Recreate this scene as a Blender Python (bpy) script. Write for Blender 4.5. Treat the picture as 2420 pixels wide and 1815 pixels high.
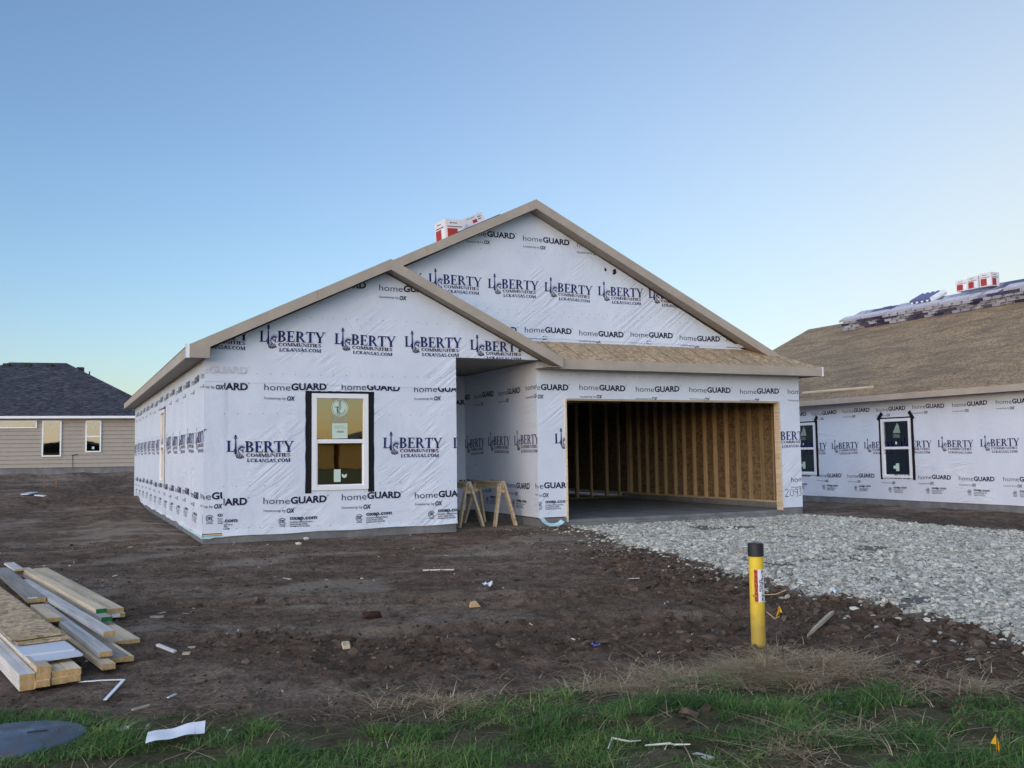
import bpy, bmesh, math, random
import numpy as np
from mathutils import Vector, Matrix
random.seed(7); rng = np.random.default_rng(7)
for o in list(bpy.data.objects): bpy.data.objects.remove(o)
scene = bpy.context.scene
col = scene.collection

# ------------------------------------------------------------------ camera
cam_d = bpy.data.cameras.new('camera'); cam = bpy.data.objects.new('camera', cam_d); col.objects.link(cam)
CAM = Vector((-1.9143, -15.0879, 1.4204)); YAW, PITCH, ROLL, FPX = -0.4381, 0.0724, -0.0134, 2262.755
_R = Vector((math.cos(YAW), math.sin(YAW), 0)); _F0 = Vector((-math.sin(YAW), math.cos(YAW), 0)); _Z = Vector((0, 0, 1))
_F = _F0*math.cos(PITCH) + _Z*math.sin(PITCH); _U = -_F0*math.sin(PITCH) + _Z*math.cos(PITCH)
R_ = _R*math.cos(ROLL) + _U*math.sin(ROLL); U_ = _U*math.cos(ROLL) - _R*math.sin(ROLL)
mw = Matrix(((R_.x, U_.x, -_F.x, CAM.x), (R_.y, U_.y, -_F.y, CAM.y), (R_.z, U_.z, -_F.z, CAM.z), (0, 0, 0, 1)))
cam.matrix_world = mw
cam_d.sensor_width = 36; cam_d.lens = 36*FPX/2420; cam_d.clip_start = .1; cam_d.clip_end = 6000
scene.camera = cam

# ------------------------------------------------------------------ light
SUN_ELEV, SUN_AZ = 7.0, 236.0         # direction of the added soft fill, behind the camera's left shoulder; azimuth from +Y towards +X
world = bpy.data.worlds.new('World'); scene.world = world; world.use_nodes = True
wn = world.node_tree.nodes; wl = world.node_tree.links
bg = wn['Background']; sky = wn.new('ShaderNodeTexSky'); sky.sky_type = 'NISHITA'
sky.sun_disc = False; sky.sun_elevation = math.radians(SUN_ELEV); sky.sun_rotation = math.radians(SUN_AZ)
sky.altitude = 400; sky.air_density = 1.0; sky.dust_density = 1.2; sky.ozone_density = 2.4
# broad whitish dusk glow round the horizon at the right, where the day is ending
tc = wn.new('ShaderNodeTexCoord'); dp = wn.new('ShaderNodeVectorMath'); dp.operation = 'DOT_PRODUCT'
nv = wn.new('ShaderNodeVectorMath'); nv.operation = 'NORMALIZE'; st_ = wn.new('ShaderNodeVectorMath'); st_.operation = 'MULTIPLY'; st_.inputs[1].default_value = (1, 1, 1.9); wl.new(tc.outputs['Generated'], st_.inputs[0]); wl.new(st_.outputs[0], nv.inputs[0]); wl.new(nv.outputs[0], dp.inputs[0])
GLOW_AZ = math.radians(76); dp.inputs[1].default_value = (math.sin(GLOW_AZ), math.cos(GLOW_AZ), 0)
def wmath(op, a, b=0.0):
    n = wn.new('ShaderNodeMath'); n.operation = op
    for v, i in ((a, 0), (b, 1)):
        if isinstance(v, bpy.types.NodeSocket): wl.new(v, n.inputs[i])
        else: n.inputs[i].default_value = v
    return n.outputs[0]
ang = wmath('ARCCOSINE', wmath('MINIMUM', wmath('MAXIMUM', dp.outputs['Value'], -1.0), 1.0))
q = wmath('DIVIDE', ang, math.radians(41)); fall = wmath('MINIMUM', wmath('MULTIPLY', wmath('POWER', math.e, wmath('MULTIPLY', wmath('MULTIPLY', q, q), -1.0)), 1.05), .92)
tint = wn.new('ShaderNodeMix'); tint.data_type = 'RGBA'; tint.blend_type = 'MULTIPLY'; tint.inputs[0].default_value = 1.0; tint.inputs[7].default_value = (1.0, .965, 1.04, 1); wl.new(sky.outputs[0], tint.inputs[6])
gm = wn.new('ShaderNodeMix'); gm.data_type = 'RGBA'; gm.inputs[7].default_value = (3.35, 3.25, 2.70, 1); wl.new(fall, gm.inputs[0]); wl.new(tint.outputs[2], gm.inputs[6])
wl.new(gm.outputs[2], bg.inputs[0]); bg.inputs[1].default_value = 0.118
fill_sun_d = bpy.data.lights.new('sun', 'SUN'); sun = bpy.data.objects.new('sun', fill_sun_d); col.objects.link(sun)  # wide soft lamp added to brighten the walls that face the camera
fill_sun_d.energy = 1.4; fill_sun_d.angle = math.radians(122); fill_sun_d.color = (.84, .88, 1.0)
_e, _a = math.radians(SUN_ELEV), math.radians(SUN_AZ)
to_sun = Vector((math.sin(_a)*math.cos(_e), math.cos(_a)*math.cos(_e), math.sin(_e)))
sun.rotation_euler = to_sun.to_track_quat('Z', 'Y').to_euler()
vs = scene.view_settings; vs.view_transform = 'Standard'; vs.look = 'None'; vs.gamma = 1; vs.use_curve_mapping = False
vs.exposure = 1.22
scene.render.engine = 'CYCLES'

# ------------------------------------------------------------------ helpers
def tag(o, label=None, cat=None, group=None, kind=None):
    if label: o['label'] = label
    if cat: o['category'] = cat
    if group: o['group'] = group
    if kind: o['kind'] = kind
    return o
def base_of(par):
    v = Vector((0, 0, 0))
    while par is not None: v += par.location; par = par.parent
    return v
def empty(name, loc, label=None, cat=None, group=None):
    o = bpy.data.objects.new(name, None); o.location = loc; o.empty_display_size = .2; col.objects.link(o)
    return tag(o, label, cat, group)
class MB:
    def __init__(s): s.v = []; s.f = []; s.m = []; s.cur = 0
    def add(s, vs, fs):
        n = len(s.v); s.v += [tuple(v) for v in vs]
        for f in fs: s.f.append([n+i for i in f]); s.m.append(s.cur)
        return s
    def box(s, x0, y0, z0, x1, y1, z1):
        return s.add([(x0,y0,z0),(x1,y0,z0),(x1,y1,z0),(x0,y1,z0),(x0,y0,z1),(x1,y0,z1),(x1,y1,z1),(x0,y1,z1)],
                     [(0,3,2,1),(4,5,6,7),(0,1,5,4),(1,2,6,5),(2,3,7,6),(3,0,4,7)])
    def beam(s, a, b, w, t, up=(0,0,1), end_cut=0):
        """bar from a to b (centre line), w across, t along 'up'"""
        a, b = Vector(a), Vector(b); d = (b-a).normalized(); side = d.cross(Vector(up)).normalized(); u = side.cross(d).normalized()
        vs = []
        for p in (a, b):
            for i, j in ((-1,-1),(1,-1),(1,1),(-1,1)): vs.append(p + side*(w/2*i) + u*(t/2*j))
        return s.add(vs, [(0,1,2,3),(7,6,5,4),(0,4,5,1),(1,5,6,2),(2,6,7,3),(3,7,4,0)])
    def prism(s, pts, off):
        """closed polygon pts (3-D) extruded by vector off"""
        n = len(pts); off = Vector(off); P = [Vector(p) for p in pts]
        vs = P + [p+off for p in P]
        nr = (P[1]-P[0]).cross(P[2]-P[1])
        ok = sum(((P[(i+1)%n]-P[0]).cross(P[(i+2)%n]-P[0]) for i in range(n-2)), Vector())
        fs = []
        if ok.dot(off) > 0: fs = [tuple(reversed(range(n))), tuple(range(n, 2*n))] + [(i, (i+1)%n, n+(i+1)%n, n+i) for i in range(n)]
        else: fs = [tuple(range(n)), tuple(reversed(range(n, 2*n)))] + [((i+1)%n, i, n+i, n+(i+1)%n) for i in range(n)]
        return s.add(vs, fs)
    def tube(s, pts, r, n=8, cap=True):
        P = [Vector(p) for p in pts]; rs = r if isinstance(r, (list, tuple)) else [r]*len(P)
        vs = []; k = len(P)
        for i, p in enumerate(P):
            d = (P[min(i+1, k-1)]-P[max(i-1, 0)]).normalized(); ref = Vector((0,0,1)) if abs(d.z) < .9 else Vector((1,0,0))
            x = d.cross(ref).normalized(); y = x.cross(d)
            for j in range(n): a = 2*math.pi*j/n; vs.append(p + x*math.cos(a)*rs[i] + y*math.sin(a)*rs[i])
        fs = [(i*n+j, i*n+(j+1)%n, (i+1)*n+(j+1)%n, (i+1)*n+j) for i in range(k-1) for j in range(n)]
        if cap: fs += [tuple(reversed(range(n))), tuple(range((k-1)*n, k*n))]
        return s.add(vs, fs)
    def mesh(s, name, mats, off=(0,0,0), smooth=False):
        me = bpy.data.meshes.new(name); o = Vector(off)
        me.from_pydata([tuple(Vector(v)-o) for v in s.v], [], s.f)
        for m in (mats if isinstance(mats, (list, tuple)) else [mats]): me.materials.append(m)
        if any(s.m): me.polygons.foreach_set('material_index', s.m)
        if smooth: me.polygons.foreach_set('use_smooth', [True]*len(me.polygons))
        me.validate(); me.update(); return me
    def build(s, name, mats, parent=None, smooth=False, at=None, bevel=0):
        b = base_of(parent); off = b if at is None else Vector(at)
        me = s.mesh(name, mats, off, smooth)
        if bevel:
            bm = bmesh.new(); bm.from_mesh(me); bmesh.ops.bevel(bm, geom=bm.edges[:], offset=bevel, segments=1, affect='EDGES', clamp_overlap=True)
            bm.to_mesh(me); bm.free()
        o = bpy.data.objects.new(name, me); col.objects.link(o)
        o.parent = parent; o.location = off - b
        return o
def inst(name, me, parent, loc, rot=None):
    o = bpy.data.objects.new(name, me); col.objects.link(o); o.parent = parent; o.location = Vector(loc) - base_of(parent)
    if rot: o.rotation_euler = rot
    return o
def np_mesh(name, V, F, mat, smooth=False):
    """V (n,3), F (m,3) arrays -> mesh"""
    me = bpy.data.meshes.new(name); me.vertices.add(len(V)); me.vertices.foreach_set('co', np.ascontiguousarray(V, dtype=np.float32).ravel())
    k = F.shape[1]; me.loops.add(F.size); me.loops.foreach_set('vertex_index', F.astype(np.int32).ravel())
    me.polygons.add(len(F)); me.polygons.foreach_set('loop_start', np.arange(0, F.size, k, dtype=np.int32))
    me.polygons.foreach_set('use_smooth', np.full(len(F), smooth))
    me.materials.append(mat); me.update(calc_edges=True); return me
# value / gradient noise, vectorised
_perm = np.random.default_rng(3).permutation(512); _ga = np.random.default_rng(4).uniform(0, 2*np.pi, 512)
def perlin(x, y):
    xi = np.floor(x).astype(int); yi = np.floor(y).astype(int); fx = x-xi; fy = y-yi
    u = fx*fx*fx*(fx*(fx*6-15)+10); v = fy*fy*fy*(fy*(fy*6-15)+10)
    def gr(ix, iy, dx, dy):
        a = _ga[_perm[(_perm[ix % 512] + iy) % 512]]; return np.cos(a)*dx + np.sin(a)*dy
    a = gr(xi, yi, fx, fy); b = gr(xi+1, yi, fx-1, fy); c = gr(xi, yi+1, fx, fy-1); d = gr(xi+1, yi+1, fx-1, fy-1)
    return (a*(1-u)+b*u)*(1-v) + (c*(1-u)+d*u)*v
def fbm(x, y, oct=4, gain=.5):
    s = 0; a = 1; f = 1.0
    for i in range(oct): s = s + a*perlin(x*f + 17.3*i, y*f - 9.1*i); a *= gain; f *= 2.03
    return s
def sstep(a, b, x): t = np.clip((x-a)/(b-a), 0, 1); return t*t*(3-2*t)

# ------------------------------------------------------------------ materials
class NT:
    def __init__(s, name):
        s.mat = bpy.data.materials.new(name); s.mat.use_nodes = True; s.n = s.mat.node_tree.nodes; s.l = s.mat.node_tree.links
        s.b = s.n['Principled BSDF']; s.out = s.n['Material Output']; s._c = None
    def node(s, t, **kw):
        n = s.n.new(t)
        for k, v in kw.items():
            if hasattr(n, k): setattr(n, k, v)
        return n
    def coord(s, scale=(1,1,1), rot=(0,0,0), out='Object'):
        c = s.node('ShaderNodeTexCoord'); m = s.node('ShaderNodeMapping'); m.inputs['Scale'].default_value = scale; m.inputs['Rotation'].default_value = rot
        s.l.new(c.outputs[out], m.inputs['Vector']); return m.outputs[0]
    def noise(s, vec, scale, detail=4, rough=.55, dist=0):
        n = s.node('ShaderNodeTexNoise'); n.inputs['Scale'].default_value = scale; n.inputs['Detail'].default_value = detail
        n.inputs['Roughness'].default_value = rough; n.inputs['Distortion'].default_value = dist
        if vec is not None: s.l.new(vec, n.inputs['Vector'])
        return n.outputs[0]
    def voro(s, vec, scale, out='Color', feature='F1'):
        n = s.node('ShaderNodeTexVoronoi'); n.feature = feature; n.inputs['Scale'].default_value = scale; s.l.new(vec, n.inputs['Vector']); return n.outputs[out]
    def ramp(s, fac, stops, interp='LINEAR'):
        n = s.node('ShaderNodeValToRGB'); e = n.color_ramp.elements; n.color_ramp.interpolation = interp
        while len(e) < len(stops): e.new(.5)
        for el, (p, c) in zip(e, stops): el.position = p; el.color = (c[0], c[1], c[2], 1) if isinstance(c, (tuple, list)) else (c, c, c, 1)
        s.l.new(fac, n.inputs[0]); return n.outputs[0]
    def mix(s, fac, a, b, mode='MIX'):
        n = s.node('ShaderNodeMix'); n.data_type = 'RGBA'; n.blend_type = mode
        for v, i in ((fac, 0), (a, 6), (b, 7)):
            if hasattr(v, 'is_output') or isinstance(v, bpy.types.NodeSocket): s.l.new(v, n.inputs[i])
            elif isinstance(v, (tuple, list)): n.inputs[i].default_value = (*v[:3], 1)
            else: n.inputs[i].default_value = v if i == 0 else (v, v, v, 1)
        return n.outputs[2]
    def math(s, op, a, b=0.0):
        n = s.node('ShaderNodeMath'); n.operation = op
        for v, i in ((a, 0), (b, 1)):
            if isinstance(v, bpy.types.NodeSocket): s.l.new(v, n.inputs[i])
            else: n.inputs[i].default_value = v
        return n.outputs[0]
    def attr(s, name, out='Fac'):
        n = s.node('ShaderNodeAttribute'); n.attribute_name = name; return n.outputs[out]
    def rnd(s): return s.node('ShaderNodeObjectInfo').outputs['Random']
    def color(s, c):
        if isinstance(c, bpy.types.NodeSocket): s.l.new(c, s.b.inputs['Base Color'])
        else: s.b.inputs['Base Color'].default_value = (*c, 1)
        return s
    def rough(s, r):
        if isinstance(r, bpy.types.NodeSocket): s.l.new(r, s.b.inputs['Roughness'])
        else: s.b.inputs['Roughness'].default_value = r
        return s
    def spec(s, v): s.b.inputs['Specular IOR Level'].default_value = v; return s
    def bump(s, h, strength=.3, dist=.01):
        n = s.node('ShaderNodeBump'); n.inputs['Strength'].default_value = strength; n.inputs['Distance'].default_value = dist
        s.l.new(h, n.inputs['Height']); s.l.new(n.outputs[0], s.b.inputs['Normal']); return s
def flat(name, c, rough=.7, spec=.3, var=.12, vs=6.0):
    t = NT(name); v = t.coord(); n = t.noise(v, vs, 5, .6)
    t.color(t.ramp(n, [(.3, tuple(x*(1-var) for x in c)), (.7, tuple(min(1, x*(1+var)) for x in c))])).rough(rough).spec(spec)
    t.bump(t.noise(v, vs*9, 3), .12, .004); return t.mat

def wrap_mat():
    t = NT('house_wrap'); v = t.coord()
    # creases: long thin ridges at two slants, broken up by a large noise
    def crease(rot, sc, lo):
        m = t.coord((1, 1, 1), rot); mm = t.node('ShaderNodeMapping'); mm.inputs['Scale'].default_value = (sc[0], sc[1], sc[2]); t.l.new(m, mm.inputs[0])
        n = t.noise(mm.outputs[0], 1.0, 3, .5, .6)
        a = t.math('ABSOLUTE', t.math('SUBTRACT', n, .5)); r = t.math('SUBTRACT', 1.0, t.math('MULTIPLY', a, 7.0)); r = t.math('MAXIMUM', r, 0.0)
        big = t.noise(m, 1.1, 2); k = t.ramp(big, [(lo, 0.0), (lo+.18, 1.0)])
        return t.math('MULTIPLY', r, k)
    c1 = crease((0, math.radians(38), 0), (.55, 1.2, 7.0), .50)
    c2 = crease((0, math.radians(-52), 0), (.6, 1.2, 8.0), .55)
    c3 = crease((math.radians(20), math.radians(8), 0), (2.0, 2.0, 6.0), .5)
    soft = t.noise(v, 1.7, 4, .6)
    h = t.math('ADD', t.math('ADD', t.math('MULTIPLY', c1, .8), t.math('MULTIPLY', c2, .6)), t.math('ADD', t.math('MULTIPLY', c3, .35), t.math('MULTIPLY', soft, 1.6)))
    fine = t.noise(v, 55, 3)
    h = t.math('ADD', h, t.math('MULTIPLY', fine, .12))
    base = t.ramp(t.noise(v, .9, 5, .65), [(.3, (.62, .68, .775)), (.72, (.72, .775, .855))])
    t.color(base).rough(.42).spec(.35).bump(h, .55, .024)
    return t.mat
def osb_mat(name, tint=1.0, lines=None, dark=0.0):
    t = NT(name); v = t.coord()
    m1 = t.coord((14, 38, 38), (0, 0, .4)); m2 = t.coord((38, 12, 38), (0, 0, -.3)); m3 = t.coord((22, 22, 22), (.5, .3, .9))
    a = t.voro(m1, 1.0); b = t.voro(m2, 1.0); c = t.voro(m3, 1.0)
    mix = t.mix(.5, t.mix(.5, a, b), c)
    bw = t.node('ShaderNodeRGBToBW'); t.l.new(mix, bw.inputs[0])
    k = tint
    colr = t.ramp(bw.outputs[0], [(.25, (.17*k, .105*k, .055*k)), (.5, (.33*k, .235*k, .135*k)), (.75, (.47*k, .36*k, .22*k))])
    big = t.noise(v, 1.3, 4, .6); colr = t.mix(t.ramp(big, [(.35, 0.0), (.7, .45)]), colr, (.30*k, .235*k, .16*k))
    if dark:
        dv = t.coord((1.1, .35, .5), (0, 0, .9)); colr = t.mix(t.ramp(t.noise(dv, 2.2, 5, .65, .6), [(.38, dark), (.6, 0.0)]), colr, (.13*k, .10*k, .075*k))
    if lines:
        sx = t.node('ShaderNodeSeparateXYZ'); t.l.new(v, sx.inputs[0])
        fr = t.math('FRACT', t.math('MULTIPLY', sx.outputs[lines[0]], 1.0/lines[1])); ln = t.math('LESS_THAN', fr, lines[2])
        colr = t.mix(t.math('MULTIPLY', ln, .75), colr, (.06, .05, .045))
    t.color(colr).rough(.75).spec(.2).bump(bw.outputs[0], .35, .004); return t.mat
def wood_mat(name, c, axis=1, gray=0.0):
    t = NT(name); sc = [26, 26, 26]; sc[axis] = 1.4
    oi = t.node('ShaderNodeObjectInfo'); cc = t.node('ShaderNodeTexCoord'); ad = t.node('ShaderNodeVectorMath'); ad.operation = 'ADD'
    sc3 = t.node('ShaderNodeVectorMath'); sc3.operation = 'SCALE'; cb = t.node('ShaderNodeCombineXYZ')
    for i in range(3): t.l.new(oi.outputs['Random'], cb.inputs[i])
    t.l.new(cb.outputs[0], sc3.inputs[0]); sc3.inputs['Scale'].default_value = 31.0
    t.l.new(cc.outputs['Object'], ad.inputs[0]); t.l.new(sc3.outputs[0], ad.inputs[1])
    m = t.node('ShaderNodeMapping'); m.inputs['Scale'].default_value = sc; t.l.new(ad.outputs[0], m.inputs[0])
    g = t.noise(m.outputs[0], 1.0, 6, .6, .4); b = t.noise(ad.outputs[0], 2.2, 4, .6)
    colr = t.ramp(g, [(.28, tuple(x*.62 for x in c)), (.5, c), (.75, tuple(min(1, x*1.2) for x in c))])
    r = t.ramp(oi.outputs['Random'], [(0, .72), (1, 1.12)]); colr = t.mix(1.0, colr, r, 'MULTIPLY')
    colr = t.mix(t.ramp(b, [(.5, 0.0), (.75, .5)]), colr, tuple(x*.5 for x in c))
    kn = t.voro(ad.outputs[0], 3.5, 'Distance'); colr = t.mix(t.ramp(kn, [(.04, .8), (.09, 0.0)]), colr, tuple(x*.3 for x in c))
    t.color(colr).rough(.72).spec(.2).bump(g, .25, .003); return t.mat
def concrete_mat():
    t = NT('concrete'); v = t.coord(); n = t.noise(v, 2.5, 6, .65); s = t.noise(v, 28, 4)
    colr = t.ramp(n, [(.3, (.12, .125, .128)), (.55, (.19, .195, .195)), (.75, (.26, .26, .25))])
    colr = t.mix(t.ramp(s, [(.55, 0.0), (.72, .55)]), colr, (.13, .125, .12))
    t.color(colr).rough(.85).spec(.2).bump(s, .4, .006); return t.mat
def glass_mat(name, tint=(.45, .45, .36), refl=(.74, .61, .42), fac=.52):
    t = NT(name); n = t.n; tr = n.new('ShaderNodeBsdfTransparent'); tr.inputs[0].default_value = (*tint, 1)
    gl = n.new('ShaderNodeBsdfGlossy'); gl.inputs[0].default_value = (*refl, 1); gl.inputs['Roughness'].default_value = .015
    fr = n.new('ShaderNodeFresnel'); fr.inputs[0].default_value = 1.5; ad = t.math('ADD', fr.outputs[0], fac)
    ad = t.math('MINIMUM', ad, 1.0)
    mx = n.new('ShaderNodeMixShader'); t.l.new(ad, mx.inputs[0]); t.l.new(tr.outputs[0], mx.inputs[1]); t.l.new(gl.outputs[0], mx.inputs[2])
    # slightly wavy pane
    b = n.new('ShaderNodeBump'); b.inputs['Strength'].default_value = .04; b.inputs['Distance'].default_value = .01
    t.l.new(t.noise(t.coord(), 1.6, 2), b.inputs['Height']); t.l.new(b.outputs[0], gl.inputs['Normal'])
    t.l.new(mx.outputs[0], t.out.inputs[0]); return t.mat
def ground_mat():
    t = NT('bare_soil'); v = t.coord()
    vs_ = t.coord((1, 1, 1), (0, 0, math.radians(24))); st = t.node('ShaderNodeMapping'); st.inputs['Scale'].default_value = (.6, 1.7, 1); t.l.new(vs_, st.inputs[0])
    n1 = t.noise(st.outputs[0], .55, 6, .62, .4); n2 = t.noise(v, 5.5, 6, .7); n3 = t.noise(v, 38, 7, .78)
    base = t.ramp(n1, [(.30, (.10, .069, .049)), (.48, (.172, .124, .089)), (.66, (.26, .20, .152)), (.8, (.36, .295, .23))])
    base = t.mix(t.ramp(n2, [(.38, .75), (.55, 0.0)]), base, (.060, .040, .028))
    base = t.mix(t.ramp(n2, [(.60, 0.0), (.76, .55)]), base, (.26, .22, .185))
    base = t.mix(1.0, base, t.ramp(n3, [(.34, .40), (.5, .98), (.68, 1.75)]), 'MULTIPLY')
    base = t.mix(t.math('MULTIPLY', t.attr('churn'), .75), base, t.mix(t.ramp(n2, [(.35, 0.0), (.65, 1.0)]), (.058, .039, .027), (.15, .106, .077)))
    base = t.mix(t.attr('dust'), base, t.mix(n3, (.24, .20, .16), (.36, .31, .25)))
    grav = t.mix(t.voro(v, 34, 'Color'), (.08, .076, .066), (.28, .275, .245)); gw = t.mix(.5, grav, (.19, .185, .165))
    base = t.mix(t.attr('gravel'), base, gw)
    vd = t.voro(v, 13, 'Distance'); base = t.mix(t.math('MULTIPLY', t.ramp(vd, [(.10, .40), (.28, 0.0)]), t.math('SUBTRACT', 1.0, t.attr('gravel'))), base, (.045, .031, .022))
    base = t.mix(t.attr('green'), base, t.mix(n2, (.03, .05, .015), (.07, .09, .03)))
    t.color(base).rough(.95).spec(.12)
    h = t.math('ADD', t.math('MULTIPLY', n2, 1.0), t.math('MULTIPLY', n3, .35)); t.bump(h, 1.0, .06); return t.mat
def attr_mat(name, stops, rough=.8, spec=.2, nscale=30, sub=0, rnd_attr='rnd'):
    t = NT(name); a = t.attr(rnd_attr); c = t.ramp(a, stops); n = t.noise(t.coord(), nscale, 3)
    c = t.mix(1.0, c, t.ramp(n, [(.3, .7), (.7, 1.25)]), 'MULTIPLY'); t.color(c).rough(rough).spec(spec); return t.mat
def shingle_mat():
    t = NT('dark_shingles'); v = t.coord()
    m = t.coord((3.2, 8, 8)); a = t.voro(m, 1.6); bw = t.node('ShaderNodeRGBToBW'); t.l.new(a, bw.inputs[0])
    n = t.noise(v, 30, 4); c = t.ramp(bw.outputs[0], [(.2, (.034, .037, .048)), (.6, (.060, .064, .078)), (.85, (.092, .097, .112))])
    c = t.mix(1.0, c, t.ramp(n, [(.3, .65), (.7, 1.3)]), 'MULTIPLY'); t.color(c).rough(.9).spec(.15).bump(bw.outputs[0], .6, .02); return t.mat

WRAP = wrap_mat(); OSB = osb_mat('osb_sheathing', 1.45); OSB_LINES = osb_mat('osb_roof_deck', 1.4, (0, .405, .05), .35); OSB_SHADED = osb_mat('osb_inside_shaded', .62)  # inside board: same sheathing, darkened so its colour carries the indoor shade
OSB_ROOF2 = osb_mat('osb_weathered', 1.0, (1, 1.22, .006), .6)
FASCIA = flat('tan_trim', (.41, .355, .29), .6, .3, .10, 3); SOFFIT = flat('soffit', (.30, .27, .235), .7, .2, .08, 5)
CONC = concrete_mat(); STUD = wood_mat('stud_lumber', (.46, .335, .19), 2); LUMBER = wood_mat('new_lumber', (.66, .53, .36), 1); LUMBER_X = wood_mat('cut_lumber', (.60, .47, .30), 0)
PALE = wood_mat('pale_planed_board', (.66, .64, .60), 1); GREYWOOD = wood_mat('grey_lumber', (.36, .33, .29), 1); ENDGRAIN = flat('end_grain', (.50, .33, .15), .8, .1, .25, 40)
GREENEND = flat('green_end_paint', (.01, .14, .045), .6, .3, .15, 30); WHITE = flat('white_vinyl', (.80, .82, .84), .35, .5, .03, 2); METALW = flat('white_metal_trim', (.82, .84, .86), .3, .5, .03, 2)
TAPE = flat('black_flashing_tape', (.010, .009, .012), .6, .2, .5, 25); STICKER = flat('pale_green_label', (.55, .68, .58), .5, .4, .05, 8); STICKERD = flat('label_print', (.28, .36, .30), .5, .3, .1, 10)
NAVY = flat('navy_print', (.026, .028, .13), .75, .12, .1, 20); INK = flat('black_print', (.020, .017, .048), .75, .12, .1, 20); MAROON = flat('maroon_print', (.085, .022, .055), .75, .12, .1, 20); GREYINK = flat('grey_print', (.10, .10, .13), .75, .12, .1, 20)
GHOST = flat('show_through_print', (.58, .60, .66), .5, .3, .1, 20)
GLASS = glass_mat('window_glass'); GLASS3 = glass_mat('tinted_window_glass', (.4, .42, .38), (.40, .39, .33), .35); GLASS2 = glass_mat('dark_window_glass', (.55, .6, .58), (.7, .75, .75), .10)
SHINGLE = shingle_mat(); SIDING = flat('greige_siding', (.36, .325, .275), .7, .25, .05, 4)
GROUND = ground_mat()

# ------------------------------------------------------------------ ground sheet
def drive_left(y):   # x of the gravel's ragged left edge
    return np.interp(-y, [-.4, .2, 1.3, 3.0, 4.9, 6.3, 7.3, 7.9, 8.6, 9.3, 9.9, 11.5, 14], [6.5, 6.3, 5.95, 5.65, 5.42, 5.15, 5.08, 5.2, 5.3, 5.25, 4.95, 4.6, 4.3])
def drive_right(y): return np.interp(-y, [-.4, 0, 1.4, 4.5, 14], [11.75, 11.75, 11.85, 12.05, 12.3])
def gravel_mask(x, y):
    w = .30*fbm(x*.9+3, y*.9, 3) + .26*perlin(x*3.3, y*3.3) + .10*perlin(x*9, y*9)
    l = sstep(-.16, .14, x-drive_left(y)+w); r = sstep(-.16, .14, drive_right(y)-x+w); return l*r*sstep(.32, .12, y)*sstep(-16, -14, y)
def base_z(x, y):
    z = .12 + .024*np.minimum(y, 0)*sstep(-30, -8, y) - .0*x
    z = np.where(y < -30, .12 - .024*8, z)
    back = sstep(9, 27, y)*sstep(6, 0, x)
    z = z + .60*back
    z = z - .20*sstep(12.6, 16.5, x)*sstep(-8, -2, y)
    return z
def ground_z(x, y, fine=True):
    x = np.asarray(x, float); y = np.asarray(y, float)
    z = base_z(x, y); g = gravel_mask(x, y)
    near = sstep(-40, -14, y)*sstep(60, 30, y)*sstep(-40, -14, x)*sstep(40, 24, x)
    house = sstep(-.5, -.02, y)*sstep(-.6, -.02, x)*sstep(12.3, 11.8, x)*sstep(16, 15.5, y)
    amp = near*(1-.8*house)
    churn = churn_mask(x, y)
    z = z + amp*(1-g)*(.035*fbm(x*.55, y*.55, 3) + .028*fbm(x*2.1+5, y*2.1, 3)*(.6+1.3*churn))
    # heaped spoil at the back left, seen against the grey house
    z = z + near*np.exp(-((x+1.5)/5.5)**2)*(.20*np.exp(-((y-24.5)/1.1)**2)*(1+.8*perlin(x*.8, y*.5)) + .16*np.exp(-((y-13.5)/.9)**2)*(1+.9*perlin(x*.7+4, y*.4)))
    z = z + .10*np.exp(-(((x+.75)/.55)**2))*sstep(-.6, 3, y)*sstep(17, 14, y)*(.6+.6*perlin(x*2, y*1.1))
    # wheel rut curving past the post
    d = y + 7.75 + .22*(x-1.5) - .05*(x-1.5)**2
    tread = 1+.22*np.sin(x*26+3*np.sin(y*9))
    for off in (0, 1.65):
        dd = d-off-.12*np.sin(x*.9+off); mk = near*sstep(-2.6, .2, x)*(1-g)*(.75+.5*perlin(x*1.3+off, y*1.3))
        z = z - .055*np.exp(-(dd/.16)**4)*mk*tread + .032*np.exp(-((np.abs(dd)-.27)/.09)**2)*mk
    if fine: z = z + amp*(1-g)*(.017*fbm(x*7, y*7, 3)*(.8+1.6*churn) + .010*np.maximum(fbm(x*4.3+40, y*6.3, 2)-.18, 0)*4)
    z = z + g*(.030*sstep(.2, -2.2, y)-.03*sstep(-1.0, .1, y) + .02*fbm(x*1.3, y*1.3, 2))
    return z
def churn_mask(x, y):
    d = x - drive_left(y); a = np.exp(-((d+.75)/.75)**2)*sstep(-1.5, -4.5, y)
    b = np.exp(-((y+8.2+.18*x)/.75)**2)*sstep(-1.5, .8, x)
    c = sstep(12.2, 13.0, x)*sstep(1.5, -.5, y)*.6
    d = y + 7.75 + .22*(x-1.5) - .05*(x-1.5)**2; a = a + sum(.55*np.exp(-((d-o_-.12*np.sin(x*.9+o_))/.24)**4)*sstep(-2.6, .2, x) for o_ in (0, 1.65))
    e = .8*sstep(.1, .35, fbm(x*.45+8, y*.6+2, 3))*sstep(-5.6, -7.6, y)
    f_ = .9*sstep(3, 8, y)*sstep(.5, -.2, x)*sstep(-.1, .25, fbm(x*.5, y*.25, 2))
    return np.clip(a+b+c+e+f_, 0, 1)
def axis(segs):
    out = []
    for a, b, s in segs: out += list(np.arange(a, b-1e-6, s))
    out.append(segs[-1][1]); return np.array(out)
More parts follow.
